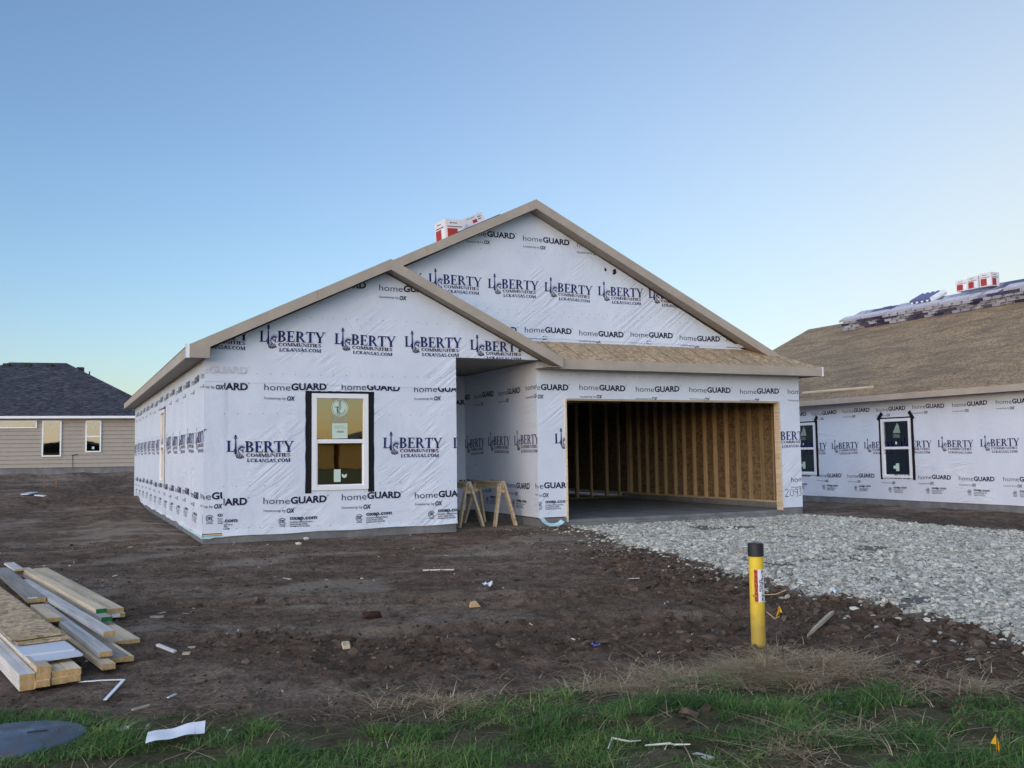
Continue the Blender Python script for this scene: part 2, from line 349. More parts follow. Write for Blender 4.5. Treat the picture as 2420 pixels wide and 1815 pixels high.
xs = axis([(-3000, -600, 600), (-600, -100, 100), (-100, -40, 12), (-40, -14, 3), (-14, -5, .45), (-5, -3, .12), (-3, 6.5, .045), (6.5, 13, .1), (13, 20, .35), (20, 44, 4), (44, 110, 11), (110, 600, 98), (600, 3000, 600)])
ys = axis([(-3000, -600, 600), (-600, -120, 80), (-120, -30, 10), (-30, -14, 1.6), (-14, -12.2, .2), (-12.2, -6.5, .034), (-6.5, 1.4, .06), (1.4, 6, .15), (6, 34, .22), (34, 60, 2.6), (60, 120, 10), (120, 600, 80), (600, 3000, 600)])
GX, GY = np.meshgrid(xs, ys); nx, ny = len(xs), len(ys)
GZ = ground_z(GX, GY)
V = np.stack([GX.ravel(), GY.ravel(), GZ.ravel()], 1)
ii = np.arange(ny-1)[:, None]*nx + np.arange(nx-1)[None, :]; F = np.stack([ii, ii+1, ii+nx+1, ii+nx], -1).reshape(-1, 4)
me = np_mesh('ground', V, F, GROUND, True)
def put_attr(me, name, arr):
    a = me.attributes.new(name, 'FLOAT', 'POINT'); a.data.foreach_set('value', np.ascontiguousarray(arr, dtype=np.float32).ravel())
put_attr(me, 'gravel', np.clip(gravel_mask(GX, GY)*(1-.7*np.exp(-(((GX-7.2)/.9)**2+((GY+5.6)/.35)**2))), 0, 1)); put_attr(me, 'churn', churn_mask(GX, GY))
def green_mask(x, y):
    edge = np.interp(x, [-6, -2.6, -2.2, -1.55, -.7, .05, .9, 2.1, 3.0, 3.4, 4.4, 7], [-8.2, -8.4, -8.5, -8.75, -9.5, -9.58, -9.5, -9.75, -10.3, -11.0, -11.6, -12.5])
    return sstep(.12, -.25, y-edge+.30*fbm(x*1.6, y*1.6, 2))
dust = sstep(.12, .42, fbm(GX*.5+20, GY*1.1+4, 4))*.62*sstep(-8.6, -6.5, GY)*(1-churn_mask(GX, GY))
dust += .35*np.exp(-((GY+2.9)/.5)**2)*np.exp(-((GX-4.3)/1.0)**2)
far_green = np.maximum(sstep(-22, -30, GY), sstep(-9, -16, GX)*sstep(20, 10, GY))
put_attr(me, 'dust', np.clip(dust, 0, 1)*sstep(-40, -14, GY)); put_attr(me, 'green', np.clip(.55*green_mask(GX, GY)*sstep(-14.5, -13, GY) + .8*far_green, 0, 1))
ground = bpy.data.objects.new('ground', me); col.objects.link(ground); tag(ground, 'dark bare building-site soil with ruts, clods and dusty patches', 'ground', kind='structure')
def gz(x, y): return float(ground_z(np.array([x]), np.array([y]))[0])

# ------------------------------------------------------------------ print: lettering for the wrap
def font_tris(txt, offset=0.0, shear=0.0):
    cu = bpy.data.curves.new('t', 'FONT'); cu.body = txt; cu.offset = offset; cu.shear = shear; cu.resolution_u = 3; cu.fill_mode = 'FRONT'
    ob = bpy.data.objects.new('t', cu); col.objects.link(ob); dg = bpy.context.evaluated_depsgraph_get(); dg.update()
    m = bpy.data.meshes.new_from_object(ob.evaluated_get(dg)); m.calc_loop_triangles()
    P = np.array([v.co[:2] for v in m.vertices]); T = np.array([t.vertices[:] for t in m.loop_triangles])
    tri = P[T]; bpy.data.objects.remove(ob); bpy.data.curves.remove(cu); bpy.data.meshes.remove(m)
    return tri           # (n,3,2)
def fit(tri, x0, y0, w, h=None, ref_h=None):
    mn = tri.reshape(-1, 2).min(0); mx = tri.reshape(-1, 2).max(0); sx = w/(mx[0]-mn[0]); sy = h/((mx[1]-mn[1]) if ref_h is None else ref_h) if h else sx
    return np.stack([(tri[..., 0]-mn[0])*sx+x0, (tri[..., 1]-(mn[1] if ref_h is None else 0))*sy+y0], -1)
def quad(a, b, c, d): return [(a, b, c), (a, c, d)]
def rc(x0, y0, x1, y1): return quad((x0, y0), (x1, y0), (x1, y1), (x0, y1))
def ring(cx, cy, rx, ry, a0, a1, tx, ty, n=14):
    out = []; A = [math.radians(a0+(a1-a0)*i/n) for i in range(n+1)]
    for p, q in zip(A, A[1:]):
        o = lambda a: (cx+rx*math.cos(a), cy+ry*math.sin(a)); i = lambda a: (cx+(rx-tx)*math.cos(a), cy+(ry-ty)*math.sin(a))
        out += quad(o(p), o(q), i(q), i(p))
    return out
def make_serif(T_, t_):
  def stem(x, y0=0, y1=1, ser=.09): return rc(x, y0, x+T_, y1) + rc(x-ser, y0, x+T_+ser, y0+.05) + rc(x-ser, y1-.05, x+T_+ser, y1)
  def dstroke(x0, y0, x1, y1, w): return quad((x0, y0), (x0+w, y0), (x1+w, y1), (x1, y1))
  SER = {
 'L': (stem(.1) + rc(.1, 0, .66, t_) + quad((.60, 0), (.68, 0), (.72, .27), (.66, .27)), .74),
 'I': (stem(.1), .40),
 'E': (stem(.1) + rc(.1, 0, .66, t_) + rc(.1, 1-t_, .63, 1) + rc(.2, .47, .52, .47+t_) + quad((.60, 0), (.67, 0), (.71, .25), (.66, .25)) + rc(.58, .76, .64, 1) + rc(.48, .36, .54, .64), .74),
 'B': (stem(.1) + ring(.36, .745, .30, .255, -90, 90, T_, t_) + ring(.36, .26, .36, .26, -90, 90, T_, t_) + rc(.2, .49, .4, .49+t_) + rc(.2, 0, .38, t_) + rc(.2, 1-t_, .38, 1), .78),
 'R': (stem(.1) + ring(.36, .73, .32, .27, -90, 90, T_, t_) + rc(.2, .46, .4, .46+t_) + rc(.2, 1-t_, .38, 1) + dstroke(.66, 0, .34, .47, T_) + rc(.62, 0, .93, .05), .88),
 'T': (stem(.30) + rc(.02, 1-t_, .77, 1) + rc(.02, .74, .075, 1) + rc(.715, .74, .77, 1), .80),
 'Y': (rc(.33, 0, .33+T_, .46) + rc(.24, 0, .61, .05) + dstroke(.33, .44, .04, 1, T_) + dstroke(.45, .44, .74, 1, t_+.01) + rc(-.04, .95, .32, 1) + rc(.62, .95, .90, 1), .86),
 'C': (ring(.5, .5, .46, .5, 42, 318, T_, t_) + rc(.78, .66, .84, .98), .90),
 'O': (ring(.5, .5, .48, .5, 0, 360, T_, t_, 20), 1.0),
 'M': (rc(.1, 0, .17, 1) + stem(.86) + dstroke(.42, 0, .08, 1, T_) + dstroke(.44, 0, .86, 1, t_) + rc(.0, 0, .28, .05) + rc(0, .95, .2, 1), 1.18),
 'U': (rc(.1, .3, .1+T_, 1) + rc(0, .95, .38, 1) + rc(.69, .3, .76, 1) + rc(.58, .95, .86, 1) + ring(.43, .3, .33, .3, 180, 360, T_*.8, t_), .88),
 'N': (rc(.1, 0, .17, 1) + rc(0, 0, .27, .05) + rc(.77, 0, .84, 1) + rc(.67, .95, .94, 1) + dstroke(.70, 0, .08, 1, T_*.9) + rc(0, .95, .2, 1), .96),
 'S': (ring(.36, .74, .28, .26, 30, 270, T_*.8, t_) + ring(.36, .27, .31, .27, -150, 90, T_*.8, t_) + rc(.56, .72, .62, .96) + rc(.05, .05, .11, .3), .72),
 'K': (stem(.1) + dstroke(.25, .42, .66, 1, t_) + dstroke(.64, 0, .34, .56, T_) + rc(.58, 0, .95, .05) + rc(.5, .95, .82, 1), .92),
 'A': (dstroke(.02, 0, .40, 1, t_) + dstroke(.64, 0, .33, 1, T_) + rc(.2, .30, .66, .30+t_) + rc(-.06, 0, .2, .05) + rc(.55, 0, .93, .05), .88),
 '.': (rc(.08, 0, .24, .16), .32), ' ': ([], .4)}
  return SER
SER = make_serif(.20, .075); SER_S = make_serif(.25, .13)
def serif(txt, x0, y0, w, h, SER=SER):
    tot = sum(SER[c][1] for c in txt); sx = w/tot; x = x0; out = []
    for ch in txt:
        g, adv = SER[ch]
        for tri in g: out.append([(x+px*sx, y0+py*h) for px, py in tri])
        x += adv*sx
    return np.array(out)
H_HOME = font_tris('home', -.006); H_GUARD = font_tris('GUARD', .034); H_BY = font_tris('housewrap by', 0); H_OX = font_tris('OX', .035, .18); H_OXEP = font_tris('oxep.com', .03)
H_S1 = font_tris('HomeGuard Building Products', .012); H_S2 = font_tris('Control Number 3101951', .02); H_S3 = font_tris('Certified to ICC-ES AC38', .02); H_INT = font_tris('Intertek', .02)
def unit_hg(reg=True):
    a = fit(H_HOME, 0, 0, .405, .108, .729); 
    b = fit(H_GUARD, .418, 0, .565, .112)
    out = [(a, 1), (b, 1)]
    out.append((np.array(ring(1.0, .108, .012, .012, 0, 360, .004, .004, 8)), 1))
    return out
def unit_by():
    return [(fit(H_BY, 0, -.122, .335, .056, .92), 3), (fit(H_OX, .352, -.138, .125, .072), 1)]
def unit_cert():
    o = [(fit(H_OXEP, .40, -.245, .43, .062, .72), 1), (fit(H_S1, .40, -.292, .36, .026, .72), 1), (fit(H_S2, .40, -.325, .28, .024, .72), 1), (fit(H_S3, .40, -.358, .31, .024, .72), 1)]
    o += [(np.array(ring(.285, -.275, .058, .058, 20, 340, .009, .009, 18)), 1), (np.array(rc(.255, -.30, .268, -.25) + rc(.279, -.30, .292, -.25) + rc(.303, -.30, .316, -.25) + rc(.255, -.256, .316, -.247)), 1), (fit(H_INT, .235, -.352, .10, .018, .72), 1)]
    return o
def unit_lib():
    out = [(serif('L', -.005, 0, .125, .172), 0), (serif('BERTY', .268, 0, .752, .172), 0), (serif('COMMUNITIES', .285, -.070, .68, .054, SER_S), 2), (serif('LCKANSAS.COM', .300, -.152, .665, .054, SER_S), 0)]
    arm = quad((.112, -.03), (.150, -.03), (.143, .10), (.120, .10)) + quad((.120, .10), (.143, .10), (.138, .205), (.124, .205)) + quad((.110, .205), (.152, .205), (.158, .222), (.104, .222)) + quad((.116, .226), (.146, .226), (.150, .243), (.112, .243)) + [((.112, .243), (.150, .243), (.128, .275))]
    rays = []
    for i in range(7):
        a = math.radians(165-22*i); c, s = math.cos(a), math.sin(a); r0, r1 = .038, .085
        rays.append(((.222+r0*c-.006*s, .045+r0*s+.006*c), (.222+r0*c+.006*s, .045+r0*s-.006*c), (.222+r1*c, .045+r1*s)))
    head = ring(.222, .045, .036, .040, 20, 200, .016, .018, 10) + ring(.212, .02, .05, .055, 120, 260, .014, .014, 8) + quad((.228, .0), (.246, .0), (.250, .040), (.232, .045)) + quad((.205, .015), (.222, .015), (.226, .035), (.21, .04)) + rc(.236, -.012, .254, -.004)
    robe = []
    for i in range(5):
        x = .118+i*.026; robe += quad((x, -.015-.004*i), (x+.013, -.02-.004*i), (x+.036, -.085), (x+.024, -.105+.006*abs(i-2)))
        robe += quad((x+.030, -.10), (x+.036, -.085), (x+.020, -.05), (x+.016, -.055))
    robe += ring(.19, -.052, .058, .052, 200, 345, .012, .012, 10)
    out += [(np.array(arm), 0), (np.array(rays), 0), (np.array(head), 0), (np.array(robe), 2)]
    return out
U_HG, U_BY, U_CERT, U_LIB = unit_hg(), unit_by(), unit_cert(), unit_lib()
def clip_tris(tris, planes):
    """tris list of (poly, mat); keep a*x+b*y+c>=0"""
    for (a, b, c) in planes:
        out = []
        for poly, m in tris:
            d = [a*p[0]+b*p[1]+c for p in poly]
            if min(d) >= 0: out.append((poly, m)); continue
            if max(d) <= 0: continue
            q = []
            for i in range(len(poly)):
                j = (i+1) % len(poly); p1, p2, d1, d2 = poly[i], poly[j], d[i], d[j]
                if d1 >= 0: q.append(p1)
                if (d1 >= 0) != (d2 >= 0): t = d1/(d1-d2); q.append((p1[0]+(p2[0]-p1[0])*t, p1[1]+(p2[1]-p1[1])*t))
            if len(q) >= 3: out.append((q, m))
        tris = out
    return tris
class Print:
    """rows of print in a wall's own (s, z) plane"""
    def __init__(s): s.t = []
    def row(s, units, s0, z0, ks, period=1.2134, planes=(), tilt=0.0, holes=(), wob=.010, mat=None):
        for k in ks:
            x0 = s0+k*period; zz = z0 + tilt*k + random.uniform(-wob, wob); tl = []
            for u in units:
                for arr, m in u:
                    for tri in arr: tl.append(([(p[0]+x0, p[1]+zz) for p in tri], m if mat is None else mat))
            xsn = [p[0] for q, _ in tl for p in q]; zsn = [p[1] for q, _ in tl for p in q]
            s.t += clip_tris(tl, planes)
        return s
    def build(s, name, parent, fn):
        mb = MB()
        wp = lambda a, b: (a+.004*math.sin(b*5.1+a*1.3), b+.007*math.sin(a*2.7+b*.9)+.004*math.sin(a*6.1+b*4.0))
        for poly, m in s.t: mb.cur = m; mb.add([fn(*wp(*p)) for p in poly], [tuple(range(len(poly)))])
        if not mb.v: return None
        return mb.build(name, [NAVY, INK, MAROON, GREYINK, GHOST], parent)
def xmin(v): return (1, 0, -v)
def xmax(v): return (-1, 0, v)
def zmin(v): return (0, 1, -v)
def zmax(v): return (0, -1, v)
def below(p, q):  # keep points below the line p-q (p left of q)
    dx, dz = q[0]-p[0], q[1]-p[1]; return (dz, -dx, -(dz*p[0]-dx*p[1]))
def above(p, q): a, b, c = below(p, q); return (-a, -b, -c)

def wall_rect(mb, ax, c0, c1, s0, s1, z0, z1, holes=()):
    """wall slab between planes c0..c1 of axis ax (0: x const, 1: y const), s range, z range, rectangular holes (sa,sb,za,zb)"""
    def bx(sa, sb, za, zb):
        if sb-sa < 1e-4 or zb-za < 1e-4: return
        if ax == 1: mb.box(sa, min(c0, c1), za, sb, max(c0, c1), zb)
        else: mb.box(min(c0, c1), sa, za, max(c0, c1), sb, zb)
    cur = s0
    for (sa, sb, za, zb) in sorted(holes):
        bx(cur, sa, z0, z1); bx(sa, sb, z0, za); bx(sa, sb, zb, z1); cur = sb
    bx(cur, s1, z0, z1); return mb

def make_window(parent, ax, plane, out, sa, sb, za, zb, glass, tape=.1, sashes=2, tabs=False, sticker=None, fw=.075, tape_gap_bottom=True, sill_w=True):
    """window unit on a wall: ax=1 wall at y=plane (out=-1 faces -Y), ax=0 wall at x=plane (out=-1 faces -X)"""
    def P(s, d, z): return (s, plane+out*d, z) if ax == 1 else (plane+out*d, s, z)
    def bx(mb, s0, s1, d0, d1, z0, z1):
        a = P(s0, d0, z0); b = P(s1, d1, z1); return mb.box(min(a[0], b[0]), min(a[1], b[1]), min(a[2], b[2]), max(a[0], b[0]), max(a[1], b[1]), max(a[2], b[2]))
    fr = MB(); o = .028; bk = -.075
    bx(fr, sa, sa+fw, bk, o, za, zb); bx(fr, sb-fw, sb, bk, o, za, zb); bx(fr, sa+fw, sb-fw, bk, o-.002, zb-fw, zb); bx(fr, sa+fw, sb-fw, bk, o-.002, za, za+fw*.85)
    win = fr.build('window', WHITE, parent)
    mid = (za+zb)/2+.005
    if sashes == 2:
        ms = MB(); bx(ms, sa+fw, sb-fw, -.03, o-.010, mid-.032, mid+.032); ms.build('meeting_rail', WHITE, win)
        sf = MB(); e = .022
        bx(sf, sa+fw, sa+fw+e, -.05, .004, za+fw*.85, mid-.032); bx(sf, sb-fw-e, sb-fw, -.05, .004, za+fw*.85, mid-.032); bx(sf, sa+fw+e, sb-fw-e, -.05, .003, za+fw*.85, za+fw*.85+e)
        sf.build('lower_sash', WHITE, win)
        g1 = MB(); bx(g1, sa+fw, sb-fw, -.030, -.024, mid, zb-fw); g1.build('pane', glass, win)
        g2 = MB(); bx(g2, sa+fw+e, sb-fw-e, -.018, -.012, za+fw*.85+e, mid-.032); g2.build('pane', glass, win)
    else:
        g1 = MB(); bx(g1, sa+fw, sb-fw, -.026, -.02, za+fw*.85, zb-fw); g1.build('pane', glass, win)
    if tape:
        w = tape
        for side in (0, 1):
            t = MB(); x0 = sa-w if side == 0 else sb+.0; t_ov = .012
            n = 14; pts_l = []; pts_r = []
            for i in range(n+1):
                z = za-.045 + (zb+.04-za+.045)*i/n; pts_l.append((x0+random.uniform(-.005, .005), z)); pts_r.append((x0+w+random.uniform(-.004, .004), z))
            for i in range(n):
                q = [pts_l[i], pts_r[i], pts_r[i+1], pts_l[i+1]]; t.add([P(s, .005, z) for s, z in q], [(0, 1, 2, 3)]); t.add([P(s, .001, z) for s, z in q], [(3, 2, 1, 0)])
            t.build('flashing_tape', TAPE, win)
        t = MB(); pts = [(sa-w+ (sb-sa+2*w)*i/16) for i in range(17)]
        tz = zb+.038
        for i in range(16):
            q = [(pts[i], zb-.002), (pts[i+1], zb-.002), (pts[i+1], tz+random.uniform(-.006, .006)), (pts[i], tz+random.uniform(-.006, .006))]
            t.add([P(s, .008, z) for s, z in q], [(0, 1, 2, 3)])
        t.build('flashing_tape', TAPE, win)
        if tabs:
            for c, lean in ((sa-w*.35, .6 if tabs != 2 else -.5), (sb+w*.35, -.7 if tabs != 2 else .7)):
                t = MB(); u = Vector((math.sin(lean), math.cos(lean))); v = Vector((u.y, -u.x)); ctr = Vector((c, zb+.07)); 
                q = [ctr-u*.12-v*.05, ctr-u*.12+v*.05, ctr+u*.12+v*.05, ctr+u*.12-v*.05]
                t.prism([P(a.x, .010, a.y) for a in q], Vector(P(0, .013, 0))-Vector(P(0, .010, 0))); t.build('tape_tab', TAPE, win)
    if sticker:
        cs = (sa+sb)/2+sticker.get('dx', 0)
        def gl(tris, name, mat, d=-.0215):
            mb = MB()
            for tr in tris: mb.add([P(a, d, b) for a, b in tr], [(0, 1, 2)])
            return mb.build(name, mat, win)
        if sticker['kind'] == 'logo':
            r = .115; cz = zb-fw-.15
            gl(rc(cs-.13, cz-.56, cs+.13, zb-fw-.005), 'clear_film', FILM, -.0228)
            gl(ring(cs, cz, r+.022, r+.022, 0, 360, .012, .012, 26), 'round_logo', STICKER)
            disc = ring(cs, cz, r, r, 0, 360, r, r, 26)
            gl(disc, 'round_logo', STICKER, -.0222)
            gl(rc(cs-.018, cz-.03, cs+.022, cz+.115) + rc(cs-.05, cz-.125, cs-.022, cz+.02) + rc(cs-.085, cz+.0, cs-.022, cz+.02) + ring(cs+.02, cz-.02, .07, .08, 180, 360, .016, .016, 10) + rc(cs-.012, cz-.11, cs+.0, cz-.03), 'logo_print', STICKERD, -.0205)
            gl(rc(cs-.125, cz-.175, cs+.125, cz-.163) + rc(cs-.10, cz-.20, cs+.10, cz-.19), 'label_print', STICKERD)
            gl(rc(cs-.125, mid+.05, cs+.125, cz-.25), 'paper_label', STICKER)
            gl(rc(cs-.09, cz-.30, cs+.06, cz-.292) + rc(cs-.09, cz-.33, cs+.1, cz-.322) + rc(cs-.05, cz-.40, cs+.07, cz-.37), 'label_print', STICKERD, -.0205)
            gl(rc(cs-.10, za+fw+.05, cs+.01, za+fw+.25), 'paper_label', STICKER, -.0095)
            gl(ring(cs+.07, za+fw+.155, .042, .045, 150, 390, .042, .045, 14), 'paper_label', STICKER, -.0095)
        elif sticker['kind'] == 'sail':
            a = [((cs-.12, zb-fw-.30), (cs+.13, zb-fw-.30), (cs-.02, zb-fw-.03)), ((cs-.12, zb-fw-.30), (cs-.02, zb-fw-.03), (cs-.08, zb-fw-.12))]
            gl(a, 'label', STICKERD); gl(rc(cs-.1, zb-fw-.43, cs+.12, zb-fw-.33), 'clear_film', FILM)
            gl(ring(cs+.03, mid+.13, .035, .04, 0, 360, .035, .04, 10), 'label', STICKER)
            gl(rc(cs-.05, za+fw+.10, cs+.06, za+fw+.30), 'paper_label', STICKER, -.0095); gl(rc(cs+.06, za+fw+.16, cs+.14, za+fw+.24), 'paper_label', STICKER, -.0095)
    return win
def film_mat():
    t = NT('clear_label_film'); tr = t.n.new('ShaderNodeBsdfTransparent'); mx = t.n.new('ShaderNodeMixShader'); mx.inputs[0].default_value = .25
    t.color((.5, .55, .48)).rough(.3); t.l.new(tr.outputs[0], mx.inputs[1]); t.l.new(t.b.outputs[0], mx.inputs[2]); t.l.new(mx.outputs[0], t.out.inputs[0]); return t.mat
FILM = film_mat()

# ------------------------------------------------------------------ main house
W, LB, GYF, A1, A2, PB = 11.748, 15.463, .195, 4.105, 5.732, 3.59
ZW, EB, ET, OH, FG, LG, PX, PZ, RPX, MD = .278, 2.903, 3.074, .298, -.188, -.286, 2.870, 4.610, 6.017, .676
S_ = .4858; XE = W+OH; MX = W/2; MZ = ET+S_*(MX+OH); MR = MD-.30
DX0, DX1, DZ = 6.318, 11.20, 2.372; FLOOR = .215
house = empty('house', (0, 0, .12), 'unfinished house wrapped in white printed sheeting with open empty garage', 'house')
def part(mb, name, mat, par=house, **k): return mb.build(name, mat, par, **k)

# slab and foundation
m = MB(); m.prism([(.03, .03, -.25), (A1-.03, .03, -.25), (A1-.03, PB-.03, -.25), (A2+.03, PB-.03, -.25), (A2+.03, GYF+.03, -.25), (W-.03, GYF+.03, -.25), (W-.03, LB-.03, -.25), (.03, LB-.03, -.25)], (0, 0, .25+FLOOR))
part(m, 'foundation', CONC)
m = MB(); m.box(DX0-.03, GYF-.05, -.1, DX1+.03, GYF+.028, FLOOR-.055); part(m, 'door_sill', CONC)
m = MB(); m.box(A2+.03, GYF-.012, -.2, DX0-.03, GYF+.028, ZW-.02); part(m, 'foundation_face', CONC); m = MB(); m.box(DX1+.03, GYF-.012, -.2, W-.02, GYF+.028, ZW-.03); part(m, 'foundation_face', CONC)
m = MB(); m.box(.012, .012, -.2, A1-.012, .028, ZW-.02); part(m, 'foundation_face', CONC); m = MB(); m.box(.012, .03, -.2, .028, LB-.1, ZW-.02); part(m, 'foundation_face', CONC)
m = MB(); m.box(A2+.012, GYF+.03, -.2, A2+.028, PB-.02, ZW-.02); part(m, 'foundation_face', CONC); m = MB(); m.box(A1+.02, PB-.045, -.2, A2-.01, PB-.032, ZW-.02); part(m, 'foundation_face', CONC)

# walls: wing front
WIN = (1.640, 2.560, .880, 2.415)
m = MB(); wall_rect(m, 1, 0, .10, 0, A1, ZW, EB, [(WIN[0]+.01, WIN[1]-.01, WIN[2]+.01, WIN[3]-.01)])
m.prism([(0, 0, EB), (A1, 0, EB), (A1, 0, 3.064), (5.68, 0, 3.064), (PX, 0, 4.43), (0, 0, 3.036)], (0, .10, 0))
wf = part(m, 'wing_front_wall', WRAP)
# loose lower hem of the sheet hangs a little lower and uneven
m = MB(); N = 40
for i in range(N):
    x0, x1 = .28+(A1-.28)*i/N, .28+(A1-.28)*(i+1)/N; d0 = .012+.010*math.sin(i*.7)+.004*math.sin(i*2.3); d1 = .012+.010*math.sin((i+1)*.7)+.004*math.sin((i+1)*2.3)
    z0, z1 = ZW-.055+.035*i/N+.006*math.sin(i*.5), ZW-.055+.035*(i+1)/N+.006*math.sin((i+1)*.5)
    m.add([(x0, -d0, z0), (x1, -d1, z1), (x1, -.004, ZW+.05), (x0, -.004, ZW+.05)], [(0, 1, 2, 3)])
m.build('wrap_hem', WRAP, wf, smooth=True)
# overlap edges of sheets: thin raised laps
m = MB(); m.prism([(.285, -.0025, ZW-.04), (A1, -.0025, ZW-.02), (A1, -.0025, 2.532), (.285, -.0025, 2.585)], (0, .0022, 0)); 
wh = MB()
def lap(z0l, z0r, zt, x0, x1, y): 
    k = MB(); n = 24
    for i in range(n):
        a, b = x0+(x1-x0)*i/n, x0+(x1-x0)*(i+1)/n; za, zb = z0l+(z0r-z0l)*i/n+.004*math.sin(i*1.3), z0l+(z0r-z0l)*(i+1)/n+.004*math.sin((i+1)*1.3)
        k.add([(a, y-.007, za), (b, y-.007, zb), (b, y-.001, zt), (a, y-.001, zt)], [(0, 1, 2, 3)])
    return k
lp = lap(2.575, 2.525, 2.66, 0.0, A1, 0); lp.build('sheet_lap', WRAP, wf, smooth=True)
k = MB(); k.add([(.30, -.006, ZW-.03), (.29, -.006, 2.55), (.345, -.001, 2.55), (.36, -.001, ZW-.03)], [(0, 1, 2, 3)]); k.build('sheet_lap', WRAP, wf)
for n_ in (0,): pass
WINH = []
fnF = lambda y: (lambda s, z: (s, y, z))
P = Print()
notwin = []
def front_rows():
    P.row([U_HG], .895, .697, range(-1, 3), 1.2265, [xmin(.30), xmax(A1-.005)], .010)
    P.row([U_BY, U_CERT], .900, .692, range(-1, 3), 1.2265, [xmin(.30), xmax(A1-.005)], .012)
    P.row([U_LIB], .336, 1.504, [0], 1.24, [xmin(.28)]); P.row([U_LIB], 2.816, 1.537, [0, 1], 1.222, [xmax(A1-.005)])
    P.row([U_HG], .892, 2.462, range(-1, 3), 1.2315, [xmin(.29), xmax(A1-.005), below((0, 2.590), (A1, 2.538))], .006)
    P.row([U_BY], .892, 2.445, [0, 2], 1.2315, [xmax(A1-.005)], .008)
    rk = [below((0, 3.036-.002), (PX, 4.428)), below((PX, 4.428), (5.68, 3.062)), zmin(3.067)]
    P.row([U_LIB], .826, 3.216, range(-1, 4), 1.182, rk[:2] + [above((4.1, 3.062), (4.11, 3.062))], -.003)
    P.row([U_HG, U_BY], 2.755, 4.140, [-1, 0], 1.205, rk[:2])
    # sheet folded round the corner from the side wall
    P.row([U_HG], -.29, .790, [0], planes=[xmin(.005), xmax(.285)]); P.row([U_BY], -.19, .790, [0], planes=[xmin(.005), xmax(.285)]); P.row([U_CERT], -.19, .775, [0], planes=[xmin(.005), xmax(.285)])
    P.row([U_LIB], -.985, 1.66, [0], planes=[xmin(.005), xmax(.285)]); P.row([U_BY], -.185, 2.60, [0], planes=[xmin(.005), xmax(.285), zmax(2.55)])
    P.row([U_HG], -.35, 2.70, [0], planes=[xmin(.02)], mat=4)
front_rows(); P.build('printed_lettering', wf, fnF(-.0085))
# staples in level rows
def staples(parent, rows, fn, step=.20, name='staples'):
    mb = MB()
    for z, a, b in rows:
        x = a
        while x < b: mb.add([fn(x-.006, z-.004), fn(x+.006, z-.004), fn(x+.006, z+.004), fn(x-.006, z+.004)], [(0, 1, 2, 3)]); x += step+random.uniform(-.03, .03); z += random.uniform(-.006, .006)
    return tag(mb.build(name, INK, parent), kind='stuff')
staples(wf, [(2.72, .2, A1-.1), (2.08, .3, 1.4), (2.08, 2.75, A1-.1), (.98, .3, 1.4), (.97, 2.75, A1-.1), (.34, .3, A1-.1), (3.62, 1.4, 4.3)], fnF(-.0088))
make_window(house, 1, 0, -1, *WIN, GLASS, .10, sticker=dict(kind='logo'))

# left side wall
m = MB(); LW = (6.12, 7.02, .89, 2.45); wall_rect(m, 0, 0, .10, .10, LB, ZW, EB+.03, [(LW[0]+.01, LW[1]-.01, LW[2]+.01, LW[3]-.01)])
ws = part(m, 'side_wall', WRAP)
fnL = lambda s, z: (-.004, -s, z)       # s runs towards the street (-Y)
PL = Print(); rngk = range(-12, 1)
PL.row([U_LIB], -.96, 1.66, rngk, planes=[xmax(-.004), xmin(-LB)]); PL.row([U_HG, U_BY], -.29, .785, rngk, planes=[xmax(-.004), xmin(-LB)]); PL.row([U_CERT], -.29, .77, rngk, planes=[xmax(-.004), xmin(-LB)])
PL.row([U_HG], -.35, 2.62, rngk, planes=[xmax(-.004), xmin(-LB), zmax(2.88)], mat=3); PL.row([U_BY], -.42, 2.60, rngk, planes=[xmax(-.004), xmin(-LB)])
PL.build('printed_lettering', ws, fnL)
make_window(house, 0, 0, -1, *LW, GLASS, .06)
m = MB(); n = 50
for i in range(n):
    a, b = LB*i/n, LB*(i+1)/n; w0, w1 = .012+.012*math.sin(i*.9), .012+.012*math.sin((i+1)*.9)
    m.add([(-w0, a, ZW-.035+.012*math.sin(i*1.7)), (-w1, b, ZW-.035+.012*math.sin((i+1)*1.7)), (-.003, b, ZW+.03), (-.003, a, ZW+.03)], [(3, 2, 1, 0)])
m.build('wrap_hem', WRAP, ws, smooth=True)
# other outer walls (back, right)
m = MB(); m.box(.10, LB-.1, ZW, W, LB, EB+.03); part(m, 'back_wall', WRAP)
m = MB(); m.prism([(0, LB-.08, EB+.03), (W, LB-.08, EB+.03), (MX, LB-.08, MZ-.17)], (0, .08, 0)); part(m, 'back_gable_wall', WRAP)
m = MB(); m.box(W-.012, GYF+.09, ZW, W, LB-.1, EB+.03); wr = part(m, 'right_wall', WRAP)
